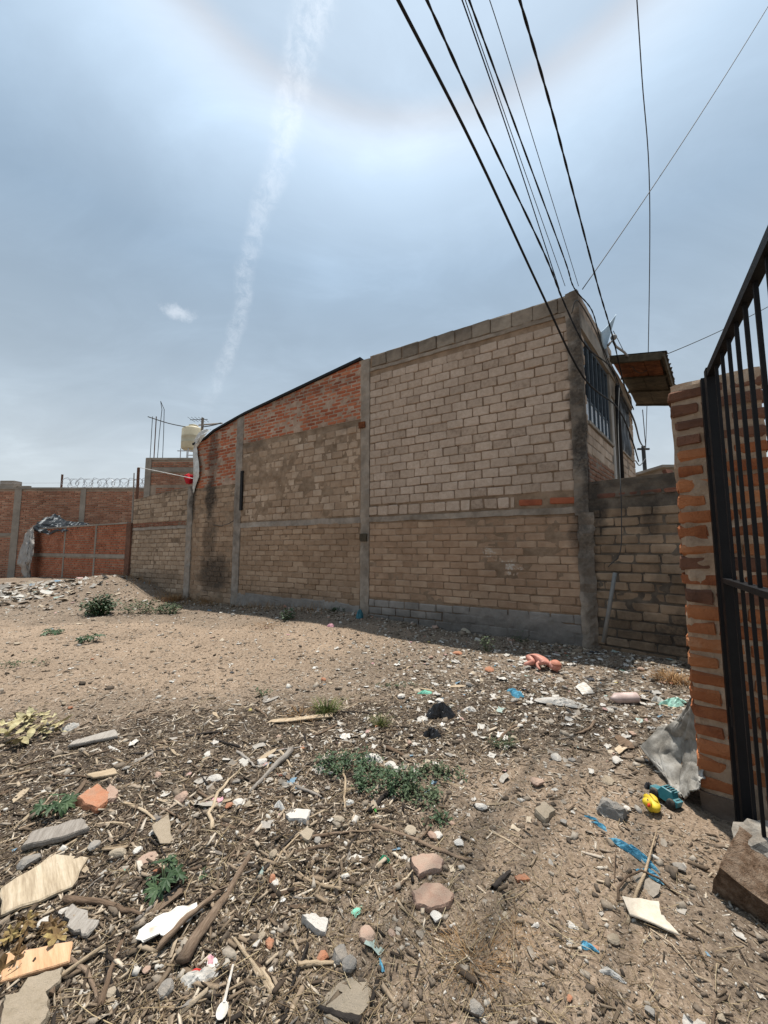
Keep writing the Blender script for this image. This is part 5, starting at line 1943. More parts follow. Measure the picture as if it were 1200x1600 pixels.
MB().tube([rel(G(980, 1445)), rel(G(995, 1400, .015)), rel(G(1008, 1375, .025)), rel(G(1018, 1340, .03)), rel(G(1028, 1303, .03))], [.007, .007, .006, .004, .002], 6).build('stem', m_stick['pale'], tw, smooth=True)
MB().tube([rel(G(966, 1410, .0)), rel(G(966, 1392, .01)), rel(G(980, 1378, .02)), rel(G(1003, 1374, .035)), rel(G(1030, 1380, .02)), rel(G(1060, 1400, .0))], .0045, 6).build('branch', m_stick['brown'], tw, smooth=True)
MB().tube([rel(G(960, 1380, .0)), rel(G(961, 1350, .02)), rel(G(962, 1335, .02))], .0025, 5).build('branch', m_stick['brown'], tw, smooth=True)
MB().tube([rel(G(1000, 1440, .0)), rel(G(1050, 1480, .01)), rel(G(1095, 1530, .0))], .0025, 5).build('branch', m_stick['pale'], tw, smooth=True)


# notable stones and brick pieces
def stone(px, py, w, tone, label, seed, flat=.5, ax=1.0, name='stone', cat='stone', yaw=None, up=.3, sub=2, group=None):
    p = G(px, py)
    mb = stone_mb(seed, sub, flat)
    s_ = w / 2 * 1.15
    mb.v = [(x * s_, y * s_ * ax, z * s_) for x, y, z in mb.v]
    p.z += s_ * flat * up
    return lay(name, label, cat, mb, m_stone[tone], p, yaw if yaw is not None else random.Random(seed).uniform(0, 6), 0, 0, group=group)


flat_piece('brick_piece', 'orange broken brick lying beside the broadleaf seedling', 'brick', [(118, 1262), (150, 1238), (170, 1245), (166, 1262), (148, 1275)], .05, m_stone['orange'], 21, 3, .05, .0, (.1, .05))
flat_piece('brick_piece', 'pink square brick end touching the orange brick', 'brick', [(165, 1240), (172, 1234), (184, 1240), (182, 1254), (168, 1256)], .035, m_stone['pinkish'], 22, 2, .05)
flat_piece('brick_piece', 'pinkish broken brick in front of the long dark stick', 'brick', [(642, 1352), (676, 1342), (694, 1350), (688, 1366), (655, 1377)], .035, m_stone['pinkish'], 23, 3, .08, 0, (.06, 0))
flat_piece('stone', 'flat pink many-sided stone half buried in the middle', 'stone', [(644, 1402), (665, 1388), (690, 1388), (710, 1405), (702, 1422), (675, 1430), (650, 1422)], .03, m_stone['pinkish'], 24, 2, .05)
flat_piece('stone', 'square pale stone alone on the bare dirt', 'stone', [(835, 1275), (850, 1260), (868, 1273), (852, 1291)], .04, m_stone['tan'], 25, 3, .04, 0, (.08, .05))
flat_piece('brick_piece', 'small red flat tile piece below the square stone', 'brick', [(804, 1372), (820, 1366), (829, 1377), (808, 1381)], .012, m_stone['orange'], 26, 2, .03)
flat_piece('stone', 'white flat stone between thin sticks', 'stone', [(446, 1278), (464, 1269), (486, 1275), (478, 1290), (452, 1285)], .03, m_stone['white'], 27, 2, .06)
flat_piece('stone', 'tan square stone below the white flat stone', 'stone', [(466, 1308), (480, 1296), (491, 1304), (482, 1319)], .02, m_stone['tan'], 28, 2, .06)
flat_piece('stone', 'pale pointed stone in front, leaning up on its edge', 'stone', [(470, 1445), (485, 1440), (513, 1446), (508, 1466), (492, 1462)], .035, m_stone['white'], 29, 3, .05, 0, (.15, .1))
stone(574, 1463, .055, 'pinkish', 'angular brown stone right of the pale pointed stone', 31, .6)
stone(531, 1496, .075, 'grey', 'rough grey stone beside a brown brick crumb', 32, .6, .7, yaw=.6)
stone(503, 1500, .045, 'orange', 'orange brown stone left of the rough grey stone', 33, .7)
stone(612, 1460, .028, 'pinkish', 'tiny pink stone near the angular brown one', 34, .7)
stone(284, 1248, .075, 'pinkish', 'pinkish round stone near the bent pale stick', 35, .6)
stone(372, 1256, .06, 'white', 'bright white rounded stone by the bent pale stick', 36, .45)
stone(408, 1192, .08, 'white', 'whitish stone resting on the stout grey stick', 37, .45, .7)
stone(336, 1218, .09, 'white', 'lumpy white plaster piece near the smooth bent stick', 38, .4, .6, yaw=.3)
stone(185, 1337, .08, 'tan', 'low beige stone near the thick grey board', 39, .5, .6, yaw=.1)
stone(45, 1350, .075, 'grey', 'light grey rounded stone under the long thin stick', 40, .7)
stone(216, 1330, .04, 'white', 'small white stone next to the low beige stone', 41, .5)
stone(230, 1345, .09, 'pinkish', 'flat pinkish stone behind the front seedling', 42, .35, .7)
stone(248, 1365, .06, 'orange', 'reddish shard poking out behind the front seedling', 43, .4, .5)
stone(745, 1582, .05, 'grey', 'pale grey pebble at the bottom edge', 44, .7)
stone(870, 1186, .07, 'white', 'rounded white stone on the path to the torn sheet', 46, .6)
stone(894, 1189, .05, 'grey', 'smaller grey stone right of the rounded white one', 47, .5)
stone(950, 1222, .08, 'tan', 'dirt coloured stone above the pitted rock', 48, .5)
stone(676, 1309, .05, 'pinkish', 'small pink ball-like stone above the dark stick', 49, .7)
stone(684, 1308, .05, 'white', 'small white stone next to the pink one', 50, .5)
stone(545, 1565, .16, 'tan', 'large flat dusty stone half buried at the bottom', 51, .22, .8, yaw=.2, up=.1)
stone(585, 1262, .05, 'tan', 'tan stone under the vine edge', 52, .6)
stone(585, 1190, .13, 'white', 'pile-like white rough plaster lump behind the vine', 53, .5, .5, yaw=-.3)
stone(610, 1197, .09, 'white', 'second smaller plaster lump behind the vine', 54, .5, .6)
stone(706, 1288, .03, 'pinkish', 'tiny rosy pebble near the vine edge', 55, .6)
stone(430, 1380, .035, 'white', 'small white chip left of a dark stick', 56, .5)
stone(730, 990, .22, 'tan', 'tan block leaning at the foot of the grey plinth', 57, .7, .7)
stone(715, 1022, .16, 'orange', 'orange brick scrap on the pale gravel below the block wall', 58, .3, .7)
stone(765, 1047, .16, 'orange', 'salmon brick scrap near the doll', 59, .3, .7)

# pitted rock
mb = stone_mb(77, 3, .62, .6)
s_ = .105
mb.v = [(x * s_ * 1.0, y * s_ * .55, z * s_ * .75 + .012 * math.sin(x * 7) * math.cos(y * 9)) for x, y, z in mb.v]
p = G(957, 1272, .018)
lay('pitted_rock', 'grey pitted lump of concrete on the bare dirt near the blue rag', 'rock', mb, m_stone['grey'], p, -.75)

# big chunk of brickwork, near and partly outside the frame
m_chunk = material('chunk_face', [(0, (.10, .060, .036)), (.5, (.19, .12, .076)), (1, (.31, .22, .155))], var=0, nscale=32, bump=(90, 2.0), big=(6, .2), coord='obj', dusty=.3)
m_chunk2 = material('chunk_mortar', [(0, (.16, .145, .125)), (1, (.31, .285, .25))], var=0, nscale=12, bump=(55, 1.2), big=(6, .2), coord='obj', dusty=.3)
CK = empty('masonry_chunk', G(1165, 1400, .0) + Vector((.04, 0, .075)), 0, rot=(R(18), R(-14), R(30)))
tag(CK, 'heavy brown block with grey mortar cap lying before the gate', 'rubble block')
rough_box(-.15, .10, -.085, .085, -.085, .085, step=.022, amp=.009, seed=61).build('block', m_chunk, CK)
mb = stone_mb(79, 3, .9, .6)
mb.v = [(x * .14 + .16, y * .115, z * .115 + .035) for x, y, z in mb.v]
mb.build('mortar_cap', m_chunk2, CK)

# torn grey sheet against the pillar
m_sheet = material('torn_sheet_grey', [(0, (.13, .118, .10)), (.45, (.235, .22, .195)), (1, (.40, .385, .355))], var=0, nscale=7, bump=(40, .5), big=(5, .25), coord='obj', rough=.75)
rows = [
    [at_depth(1081, 1092, 2.38), at_depth(1083, 1089, 2.36), at_depth(1085, 1090, 2.34), at_depth(1087, 1094, 2.32)],
    [at_depth(1056, 1128, 2.62), at_depth(1066, 1126, 2.50), at_depth(1078, 1124, 2.40), at_depth(1091, 1126, 2.32)],
    [at_depth(1030, 1139, 2.72), at_depth(1050, 1148, 2.60), at_depth(1072, 1156, 2.50), at_depth(1100, 1160, 2.28)],
    [at_depth(1000, 1166, 2.72), at_depth(1034, 1180, 2.60), at_depth(1066, 1188, 2.52), at_depth(1103, 1200, 2.22)],
    [at_depth(1028, 1196, 2.58), at_depth(1040, 1212, 2.50), at_depth(1062, 1222, 2.44), at_depth(1096, 1224, 2.20)],
    [at_depth(1048, 1226, 2.44), at_depth(1056, 1238, 2.38), at_depth(1066, 1250, 2.30), at_depth(1088, 1240, 2.20)]]
o = drape('torn_sheet', m_sheet, rows, noise=.028, n=44, thick=.007, seed=14, wr=5)
tag(o, 'curled torn grey sheet leaning on the foot of the brick pillar', 'sheet')
# a torn slit and chipped edges
import bmesh
bm = bmesh.new()
bm.from_mesh(o.data)
bm.verts.ensure_lookup_table()
kill = []
q = random.Random(4)
for f_ in bm.faces:
    i = f_.verts[0].index
    r_, c_ = divmod(i, 44)
    if (abs(c_ - 29) < 2 and 24 < r_ < 29) or (c_ in (0, 42) and q.random() < .35) or (r_ in (42,) and q.random() < .3):
        kill.append(f_)
bmesh.ops.delete(bm, geom=kill, context='FACES')
bm.to_mesh(o.data)
bm.free()

# pipe leaning on the alley wall
o = MB().tube([at_depth(943, 1004, 5.22), at_depth(961, 895, 5.28)], .026, 12).build('leaning_pipe', m_pipe, None, smooth=True)
tag(o, 'grey plastic pipe leaning on the dark alley wall', 'pipe')


def crumple(name, label, cat, px, py, w, d, h, mat, seed, n=12, yaw=None, group=None, edge=.35, freq=3.0, solid=False):
    """a crumpled bag, cloth or sheet of paper"""
    p = G(px, py)
    v, f = [], []
    q = random.Random(seed)
    ph = [q.uniform(0, 6) for _ in range(4)]
    for j in range(n + 1):
        for i in range(n + 1):
            a, b = i / n * 2 - 1, j / n * 2 - 1
            # square to rounded blob with an uneven rim
            r_ = max(abs(a), abs(b))
            th = math.atan2(b, a)
            rim = 1 + edge * (math.sin(th * 2 + ph[0]) * .4 + math.sin(th * 3 + ph[1]) * .35 + math.sin(th * 5 + ph[2]) * .25)
            L = math.hypot(a, b)
            sx, sy = (a / L * r_ * rim, b / L * r_ * rim) if L > 0 else (0, 0)
            k = float(fbm(np.array([sx * freq + seed]), np.array([sy * freq]), seed, 3)[0])
            ridge = 1 - abs(k - .5) * 4
            z = h * (1 - r_ ** 2.2) * .75 + h * .45 * ridge * (1 - r_ ** 4) + .002
            v.append((sx * w / 2, sy * d / 2, max(z, .001)))
    for j in range(n):
        for i in range(n):
            a = j * (n + 1) + i
            f.append((a, a + 1, a + n + 2, a + n + 1))
    o = obj(name, mesh_from(name, v, f), mat, None, p, (0, 0, yaw if yaw is not None else q.uniform(0, 6)))
    tag(o, label, cat, group)
    return o


m_bag = material('black_plastic', [(0, (.008, .008, .009)), (1, (.022, .022, .025))], rough=.32, var=.2, nscale=8, bump=(30, .6), spec=.6)
crumple('black_bag', 'crumpled black plastic bag on the gravel in the middle', 'bag', 690, 1119, .18, .15, .10, m_bag, 3, 16, yaw=-.2, freq=5, edge=.7)
crumple('black_bag', 'smaller black plastic scrap below the crumpled bag', 'bag', 674, 1152, .12, .07, .06, m_bag, 5, 14, yaw=.3, freq=5, edge=.8)
stick((708, 1122), (740, 1133), .005, 'charred', 'black strip trailing out of the crumpled bag', .05, 51)
m_rag = material('rag_blue', [(0, (.035, .16, .26)), (.5, (.075, .27, .40)), (1, (.16, .40, .54))], rough=.85, var=0, nscale=40, bump=(70, .7), coord='obj', dusty=.2)
crumple('blue_rag', 'long twisted light blue rag on the bare dirt', 'rag', 990, 1335, .19, .038, .03, m_rag, 11, 16, yaw=-1.02, freq=6, edge=.5)
crumple('blue_rag', 'end of blue rag under the forked twig', 'rag', 1016, 1368, .07, .045, .02, m_rag, 12, 12, yaw=-.6, freq=5, edge=.9)
crumple('blue_rag', 'small blue rag tuft beside the pitted rock', 'rag', 938, 1292, .055, .03, .015, m_rag, 13, 10, yaw=-.9, freq=5, edge=.8)
crumple('blue_rag', 'narrow strip of blue cloth above the rag tuft', 'rag', 925, 1280, .06, .013, .01, m_rag, 14, 8, yaw=-.6, edge=.5)
crumple('blue_rag', 'dark blue net scrap near the bottom edge', 'rag', 918, 1480, .05, .025, .012, m_rag, 15, 10, yaw=-.9, freq=6, edge=.9)
crumple('plastic_wrap', 'clear greyish plastic wrap scrap at the bottom', 'plastic', 955, 1523, .05, .03, .012, m_paper['pale grey'], 16, 10, yaw=-.5, edge=.9)
crumple('plastic_sheet', 'shiny pale plastic sheet between the doll and the torn sheet', 'plastic', 876, 1099, .26, .17, .04, m_paper['pale grey'], 21, 14, yaw=-.4, freq=4, edge=.7)
flat_piece('paper_sheet', 'cream square of cardboard in front of the doll', 'cardboard', [(899, 1077), (913, 1068), (930, 1084), (910, 1088)], .008, m_paper['white'], 22, 2, .05, .01, (.1, 0))
crumple('green_bag', 'pale green plastic bag next to the torn grey sheet', 'bag', 1052, 1101, .24, .08, .05, material('bag_green', [(0, (.20, .42, .34)), (1, (.42, .62, .54))], rough=.4, var=0, nscale=20, bump=(30, .5)), 23, 14, yaw=.1, freq=5, edge=.8)
crumple('green_bag', 'small turquoise plastic scrap on the pale gravel', 'bag', 664, 1083, .14, .07, .025, m_paper['green'], 24, 10, yaw=.5, freq=5, edge=.9)
crumple('blue_wrap', 'light blue crumpled wrapper beyond the black bag', 'wrapper', 805, 1086, .14, .10, .05, m_paper['blue'], 25, 10, freq=5, edge=.8)
crumple('white_bag', 'white plastic scrap near the green bag', 'bag', 1028, 1098, .10, .07, .05, m_paper['white'], 26, 10, freq=5, edge=.7)
crumple('blue_package', 'dark blue wrapper at the foot of the leaning pipe', 'wrapper', 955, 1001, .22, .10, .10, material('wrap_royal', [(0, (.03, .035, .22)), (1, (.07, .09, .35))], rough=.4, var=0, nscale=20, bump=(30, .3)), 27, 10, yaw=0, freq=4)
crumple('teal_bucket_scrap', 'dark teal plastic lump at the foot of the long wall', 'plastic', 562, 965, .16, .13, .14, material('teal_dark', [(0, (.03, .10, .13)), (1, (.06, .18, .21))], rough=.5, var=0, bump=(30, .3)), 28, 10, freq=3)
crumple('pink_scrap', 'bright pink scrap on the edge of the wall shade', 'scrap', 517, 979, .13, .09, .05, m_paper['pink'], 29, 8)
crumple('pink_scrap', 'pale pink plastic chip near the spoon', 'scrap', 329, 1503, .03, .045, .012, m_paper['pink'], 30, 6, yaw=.4, edge=.3)
crumple('red_scrap', 'red scrap of plastic in the front litter', 'scrap', 300, 1528, .05, .035, .015, m_paper['red'], 31, 10, yaw=.5, freq=5, edge=.8)
crumple('plastic_wrap', 'crinkled clear film around the red scrap', 'plastic', 312, 1532, .085, .075, .02, m_paper['pale grey'], 32, 12, freq=5, edge=.7)
crumple('paper_scrap', 'white paper scrap near the top of the vine', 'paper', 735, 1110, .09, .07, .03, m_paper['white'], 33, 10, freq=5, edge=.8)
crumple('paper_scrap', 'white crumpled paper behind the thin sticks', 'paper', 436, 1263, .05, .06, .03, m_paper['white'], 34, 10, freq=5, edge=.6, yaw=.3)
crumple('paper_scrap', 'white crumpled tissue in front of the vine', 'paper', 545, 1257, .035, .055, .02, m_paper['white'], 35, 10, freq=5, edge=.6)
crumple('paper_scrap', 'torn white paper strip on the burnt ground', 'paper', 177, 1171, .14, .035, .01, m_paper['white'], 36, 10, yaw=-.5, edge=.5)
crumple('paper_scrap', 'greyish tissue lump near the burnt patch', 'paper', 108, 1140, .13, .08, .04, m_paper['pale grey'], 37, 10, freq=5, edge=.7)
crumple('paper_scrap', 'pale torn paper at the bottom by the square stone', 'paper', 893, 1447, .045, .025, .008, m_paper['white'], 38, 8, yaw=-.3, edge=.5)
crumple('paper_scrap', 'small dirty white foil piece lower down the path', 'paper', 838, 1447, .025, .018, .008, m_paper['white'], 39, 8, edge=.5)
crumple('green_scrap', 'bright green bottle cap-like scrap by the vine', 'scrap', 586, 1268, .022, .022, .012, material('cap_green', [(0, (.08, .5, .08)), (1, (.12, .6, .12))], rough=.4, var=0), 40, 8, edge=.1)
crumple('green_scrap', 'dark green glassy curl in the middle foreground', 'scrap', 601, 1345, .035, .04, .02, material('glass_green', [(0, (.01, .12, .06)), (1, (.03, .22, .12))], rough=.25, var=0), 41, 8, edge=.8)
crumple('green_scrap', 'pale green glass chip above the pointed stone', 'scrap', 558, 1425, .05, .03, .006, m_paper['green'], 42, 8, edge=.5)
crumple('blue_scrap', 'thin blue strip beside the fat pale stick', 'scrap', 596, 1510, .012, .045, .008, m_paper['blue'], 43, 6, yaw=.4, edge=.4)
crumple('bottle_top', 'lime dot-like cap on the dark soil', 'scrap', 391, 1110, .03, .03, .015, m_paper['yellow'], 44, 6, edge=.1)
crumple('bottle_top', 'round white cap in the front litter', 'scrap', 441, 1405, .03, .03, .006, m_paper['white'], 45, 8, edge=.05)

# ribbed pinkish bottle
mb = MB()
prof = [(.01, 0), (.042, .002)]
for i in range(11):
    z0 = .01 + i * .0175
    prof += [(.048, z0), (.041, z0 + .009)]
prof += [(.046, .205), (.02, .235), (.017, .25), (.01, .252)]
mb.lathe(prof, 16)
lay('ribbed_bottle', 'ribbed pinkish bottle lying among the rubbish', 'bottle', mb, material('bottle_pinkish', [(0, (.40, .30, .27)), (1, (.60, .48, .44))], rough=.4, var=0, nscale=12, bump=None), G(996, 1098, .045), R(5), 0, R(-90), smooth=True)

# broken white plate, upside edge broken, stick lies across
PLT = empty('broken_plate', G(268, 1455, .026), 0, rot=(R(-5), R(3), R(35)))
tag(PLT, 'broken white foam plate under a grey brown stick', 'plate')
mb = MB()
n = 28
prof = [(0, 0), (.5, .0), (.72, .004), (.86, .03), (1.0, .05), (1.02, .05)]
q = random.Random(9)
lim = [.82 + .2 * q.random() if (k < 17) else (.42 + .22 * q.random()) for k in range(n)]
for i, (r_, z_) in enumerate(prof):
    for k in range(n):
        t = 2 * math.pi * k / n
        rr = min(r_, lim[k] * (1.02 if r_ > 1 else 1))
        zz = z_ if r_ <= lim[k] else .01
        mb.v.append((rr * .115 * math.cos(t), rr * .075 * math.sin(t), zz * .22 + .002 * math.sin(3 * t) * r_))
for i in range(len(prof) - 1):
    for k in range(n):
        k2 = (k + 1) % n
        mb.f.append((i * n + k, (i + 1) * n + k, (i + 1) * n + k2, i * n + k2))
o = mb.build('dish', material('plate_dirty', [(0, (.42, .36, .28)), (.45, (.66, .63, .58)), (1, (.78, .77, .74))], rough=.6, var=0, nscale=26, bump=(40, .5), dusty=.35), PLT, smooth=False)
md = o.modifiers.new('t', 'SOLIDIFY')
md.thickness = .0025

# white plastic spoon
SPN = empty('plastic_spoon', G(354, 1562, .022), yaw_of(G(350, 1585), G(364, 1525)))
SPN.scale = (1.0, 1.1, 1.1)
tag(SPN, 'white plastic spoon lying at the bottom of the view', 'spoon')
MB().add([(-.03, -.004, 0), (.075, -.003, .004), (.075, .003, .004), (-.03, .004, 0), (-.03, -.004, .003), (.075, -.003, .006), (.075, .003, .006), (-.03, .004, .003)],
         [(0, 3, 2, 1), (4, 5, 6, 7), (0, 1, 5, 4), (1, 2, 6, 5), (2, 3, 7, 6), (3, 0, 4, 7)]).build('handle', m_paper['white'], SPN)
mb = MB()
for i in range(6):
    r_ = i / 5
    for k in range(16):
        t = 2 * math.pi * k / 16
        mb.v.append((-.05 + .024 * r_ * math.cos(t), .015 * r_ * math.sin(t), -.006 * (1 - r_ * r_) + .002))
for i in range(5):
    for k in range(16):
        k2 = (k + 1) % 16
        mb.f.append((i * 16 + k, (i + 1) * 16 + k, (i + 1) * 16 + k2, i * 16 + k2))
o = mb.build('bowl', m_paper['white'], SPN, smooth=True)
md = o.modifiers.new('t', 'SOLIDIFY')
md.thickness = .0015

# yellow toy duck
m_duck = material('duck_yellow', [(0, (.62, .44, .03)), (1, (.76, .57, .05))], rough=.45, var=0, nscale=14, bump=(60, .15), dusty=.35)
m_beak = material('duck_beak', [(0, (.55, .05, .02)), (1, (.65, .08, .03))], rough=.4, var=0, bump=None)
DK = empty('toy_duck', G(1022, 1268, .034), 0, rot=(R(62), R(-8), R(-118)))
DK.scale = (1.12, 1.12, 1.12)
tag(DK, 'yellow toy duck tipped over beside the toy truck', 'toy')
mb = MB()
mb.ball((0, 0, 0), (.050, .027, .028), 24, 16)
v2 = []
for x, y, z in mb.v:
    if x < -.012:
        z += (-.012 - x) * .75
    w = 1 + .06 * math.sin(x * 420) * (1 if z > -.012 else 0)
    v2.append((x, y * w, z * (w if z > 0 else 1)))
mb.v = v2
mb.build('body', m_duck, DK, smooth=True)
MB().ball((.034, 0, .032), (.021, .019, .020), 16, 10).build('head', m_duck, DK, smooth=True)
MB().ball((.056, 0, .029), (.011, .010, .004), 10, 6).ball((.054, 0, .024), (.009, .008, .003), 10, 6).build('beak', m_beak, DK, smooth=True)
for s in (-1, 1):
    w_ = MB()
    for k in range(5):
        w_.ball((-.024 + k * .010, s * .026, .004 + .003 * (4 - k) * .4), (.0065, .007, .019 - k * .002), 10, 8)
    w_.build('wing', m_duck, DK, smooth=True)
    MB().ball((.046, s * .0145, .038), .003, 8, 6).build('eye', m_bag, DK)

# teal toy truck
m_teal = material('truck_teal', [(0, (.025, .15, .19)), (1, (.05, .22, .26))], rough=.42, var=0, nscale=12, bump=(60, .1), dusty=.35)
m_tyre = material('toy_tyre', [(0, (.018, .018, .018)), (1, (.05, .045, .04))], rough=.8, var=0, nscale=30, bump=(80, .5), dusty=.5)
TR = empty('toy_truck', G(1042, 1256, .042), 0, rot=(R(10), R(-10), R(118)))
TR.scale = (1.05, 1.3, 1.35)
tag(TR, 'teal toy truck with a black wheel beside the yellow duck', 'toy')
mb = MB()
pr = [(-.062, -.012), (.066, -.012), (.068, .008), (.030, .014), (.018, .034), (-.030, .036), (-.042, .012), (-.064, .010)]
n = len(pr)
for y in (-.027, -.023, .023, .027):
    s_ = .93 if abs(y) > .025 else 1
    mb.v += [(x * s_, y, z * s_) for x, z in pr]
for L_ in range(3):
    for i in range(n):
        j = (i + 1) % n
        mb.f.append((L_ * n + i, L_ * n + j, (L_ + 1) * n + j, (L_ + 1) * n + i))
mb.f += [tuple(range(n - 1, -1, -1)), tuple(3 * n + i for i in range(n))]
mb.build('body', m_teal, TR)
MB().box(-.026, .012, -.0265, -.0255, .016, .030).box(-.026, .012, .0255, .0265, .016, .030).box(-.024, .012, -.018, .018, .0352, .0362).build('window', m_glass, TR)
for x in (-.040, -.028, -.016, -.004, .008):
    MB().box(x - .002, x + .002, -.02, .02, .0363, .039).build('roof_rib', m_teal, TR)
for x in (-.038, .042):
    for s in (-1, 1):
        Mw = Matrix.Translation((x, s * .024, -.010)) @ Matrix.Rotation(R(90), 4, 'X')
        MB().lathe([(.008, -.011), (.019, -.010), (.022, -.004), (.022, .004), (.019, .010), (.008, .011)], 16, Mw).build('wheel', m_tyre, TR, smooth=True)
crumple('black_rag', 'small black crumpled rag just behind the toy truck', 'rag', 1014, 1232, .055, .04, .03, m_paper['dark'], 46, 10, freq=6, edge=.6)

# plastic doll lying face down
m_doll = material('doll_pink', [(0, (.42, .17, .13)), (.6, (.55, .25, .19)), (1, (.62, .32, .26))], rough=.42, var=0, nscale=9, bump=(30, .15), coord='obj', dusty=.25)
m_doll2 = material('doll_hair', [(0, (.40, .155, .10)), (1, (.52, .23, .16))], rough=.5, var=0, nscale=30, bump=(60, .4), coord='obj')


def skinned(name, verts, edges, radii, mat, parent, root=0, sub=2):
    me = bpy.data.meshes.new(name)
    me.from_pydata(verts, edges, [])
    me.update()
    o = obj(name, me, mat, parent)
    o.modifiers.new('skin', 'SKIN').use_smooth_shade = True
    sv = me.skin_vertices[0].data
    for i, r_ in enumerate(radii):
        r2 = r_ if isinstance(r_, tuple) else (r_, r_)
        sv[i].radius = r2
        sv[i].use_root = (i == root)
    sb = o.modifiers.new('sub', 'SUBSURF')
    sb.levels = sub
    sb.render_levels = sub
    return o


dp = G(842, 1044, .0)
DL = empty('baby_doll', dp + Vector((0, 0, .06)), 0, rot=(R(-6), 0, R(-48)))
DL.scale = (1.15, 1.15, 1.15)
tag(DL, 'naked pink plastic baby doll lying face down on the rubbish', 'doll')
# local x from hips (-) to head (+), z up, lying on the belly, knees drawn up under the hips
V_ = [(-.07, 0, .045), (-.01, 0, .035), (.055, 0, .03), (.095, 0, .02), (.115, 0, .012),
      (-.085, .038, .035), (-.03, .075, -.005), (-.09, .085, -.022), (-.12, .088, -.03),
      (-.085, -.038, .035), (-.02, -.070, .005), (-.075, -.095, -.015), (-.105, -.102, -.03),
      (.065, .045, .02), (.045, .082, -.01), (.085, .098, -.03), (.105, .10, -.038),
      (.065, -.045, .02), (.02, -.085, .0), (.055, -.11, -.03), (.075, -.112, -.036)]
E_ = [(0, 1), (1, 2), (2, 3), (3, 4), (0, 5), (5, 6), (6, 7), (7, 8), (0, 9), (9, 10), (10, 11), (11, 12), (2, 13), (13, 14), (14, 15), (15, 16), (2, 17), (17, 18), (18, 19), (19, 20)]
R_ = [.052, .050, .044, .022, .020, .040, .032, .020, .012, .040, .032, .020, .012, .024, .018, .013, .009, .024, .018, .013, .009]
skinned('body', V_, E_, R_, m_doll, DL)
mb = MB()
mb.ball((.165, 0, .008), (.058, .050, .050), 20, 14)
mb.ball((.160, .050, .0), (.010, .006, .014), 8, 6)
mb.ball((.160, -.050, .0), (.010, .006, .014), 8, 6)
mb.ball((.185, 0, -.043), (.008, .008, .008), 8, 6)
mb.build('head', m_doll, DL, smooth=True)
mb = MB()
mb.ball((.172, 0, .014), (.056, .051, .050), 18, 10)
mb.v = [(x, y, max(z, .016) + .0015 * math.sin(x * 300) * math.cos(y * 260)) for x, y, z in mb.v]
mb.build('moulded_hair', m_doll2, DL, smooth=True)

# ------------------------------------------------------------------ plants
def leaf_mb(lobes, size, q, depth=.55):
    """hand-shaped leaf with folds"""
    mb = MB()
    mb.v.append((0, 0, 0))
    n = lobes * 2 + 1
    pts = []
    for i in range(lobes):
        t = -2.2 + 4.4 * i / (lobes - 1)
        L = size * (1 - .35 * abs(t) / 2.2) * q.uniform(.9, 1.1)
        w = 4.4 / (lobes - 1) / 2
        pts.append((math.cos(t - w) * L * depth * .8, math.sin(t - w) * L * depth * .8, -.04 * size))
        pts.append((math.cos(t - w * .45) * L * .82, math.sin(t - w * .45) * L * .82, .03 * size))
        pts.append((math.cos(t) * L, math.sin(t) * L, -.16 * size))
        pts.append((math.cos(t + w * .45) * L * .82, math.sin(t + w * .45) * L * .82, .03 * size))
    t = 2.2 + w
    pts.append((math.cos(t) * size * .4, math.sin(t) * size * .4, -.04 * size))
    mids = [(math.cos(-2.2 + 4.4 * i / (lobes - 1)) * size * .5, math.sin(-2.2 + 4.4 * i / (lobes - 1)) * size * .5, .05 * size) for i in range(lobes)]
    mb.v += pts
    b = len(mb.v)
    mb.v += mids
    for i in range(lobes):
        k = 1 + i * 4
        m_ = b + i
        mb.f += [(0, k, m_), (k, k + 1, m_), (k + 1, k + 2, m_), (k + 2, k + 3, m_), (k + 3, k + 4, m_), (k + 4, 0, m_)]
    return mb


def broadleaf(px, py, size, n, label, seed, h=None, lobes=7):
    q = random.Random(seed)
    p = G(px, py)
    t = empty('broadleaf_seedling', p)
    tag(t, label, 'plant')
    h = h or size * 1.2
    st = MB()
    for i in range(n):
        a = i * 2.4 + q.uniform(-.4, .4)
        e = Vector((math.cos(a) * size * q.uniform(.4, 1.0), math.sin(a) * size * q.uniform(.4, 1.0), h * q.uniform(.35, 1.0)))
        st.tube([(0, 0, -.01), (e.x * .4, e.y * .4, e.z * .75), tuple(e)], [.004, .003, .002], 5)
        mb = leaf_mb(lobes, size * q.uniform(.55, 1.0), q)
        mb.build('leaf', m_leaf, t, loc=e, rot=(q.uniform(-.5, .5), q.uniform(-.1, .7), a))
    st.build('stem', m_leafdull, t, smooth=True)
    return t


broadleaf(90, 1268, .075, 9, 'dark green broadleaf seedling beside the orange brick', 3, .07)
broadleaf(254, 1388, .062, 12, 'bushy broadleaf seedling in front with deep green lobed leaves', 4, .08)
broadleaf(139, 1003, .13, 8, 'lone rosette plant on the pale bare dirt', 5, .10)
broadleaf(82, 990, .12, 6, 'small rosette plant left of the lone rosette', 6, .08)
broadleaf(318, 812 + 560, .02, 3, 'tiny seedling near the broken plate', 7, .03)


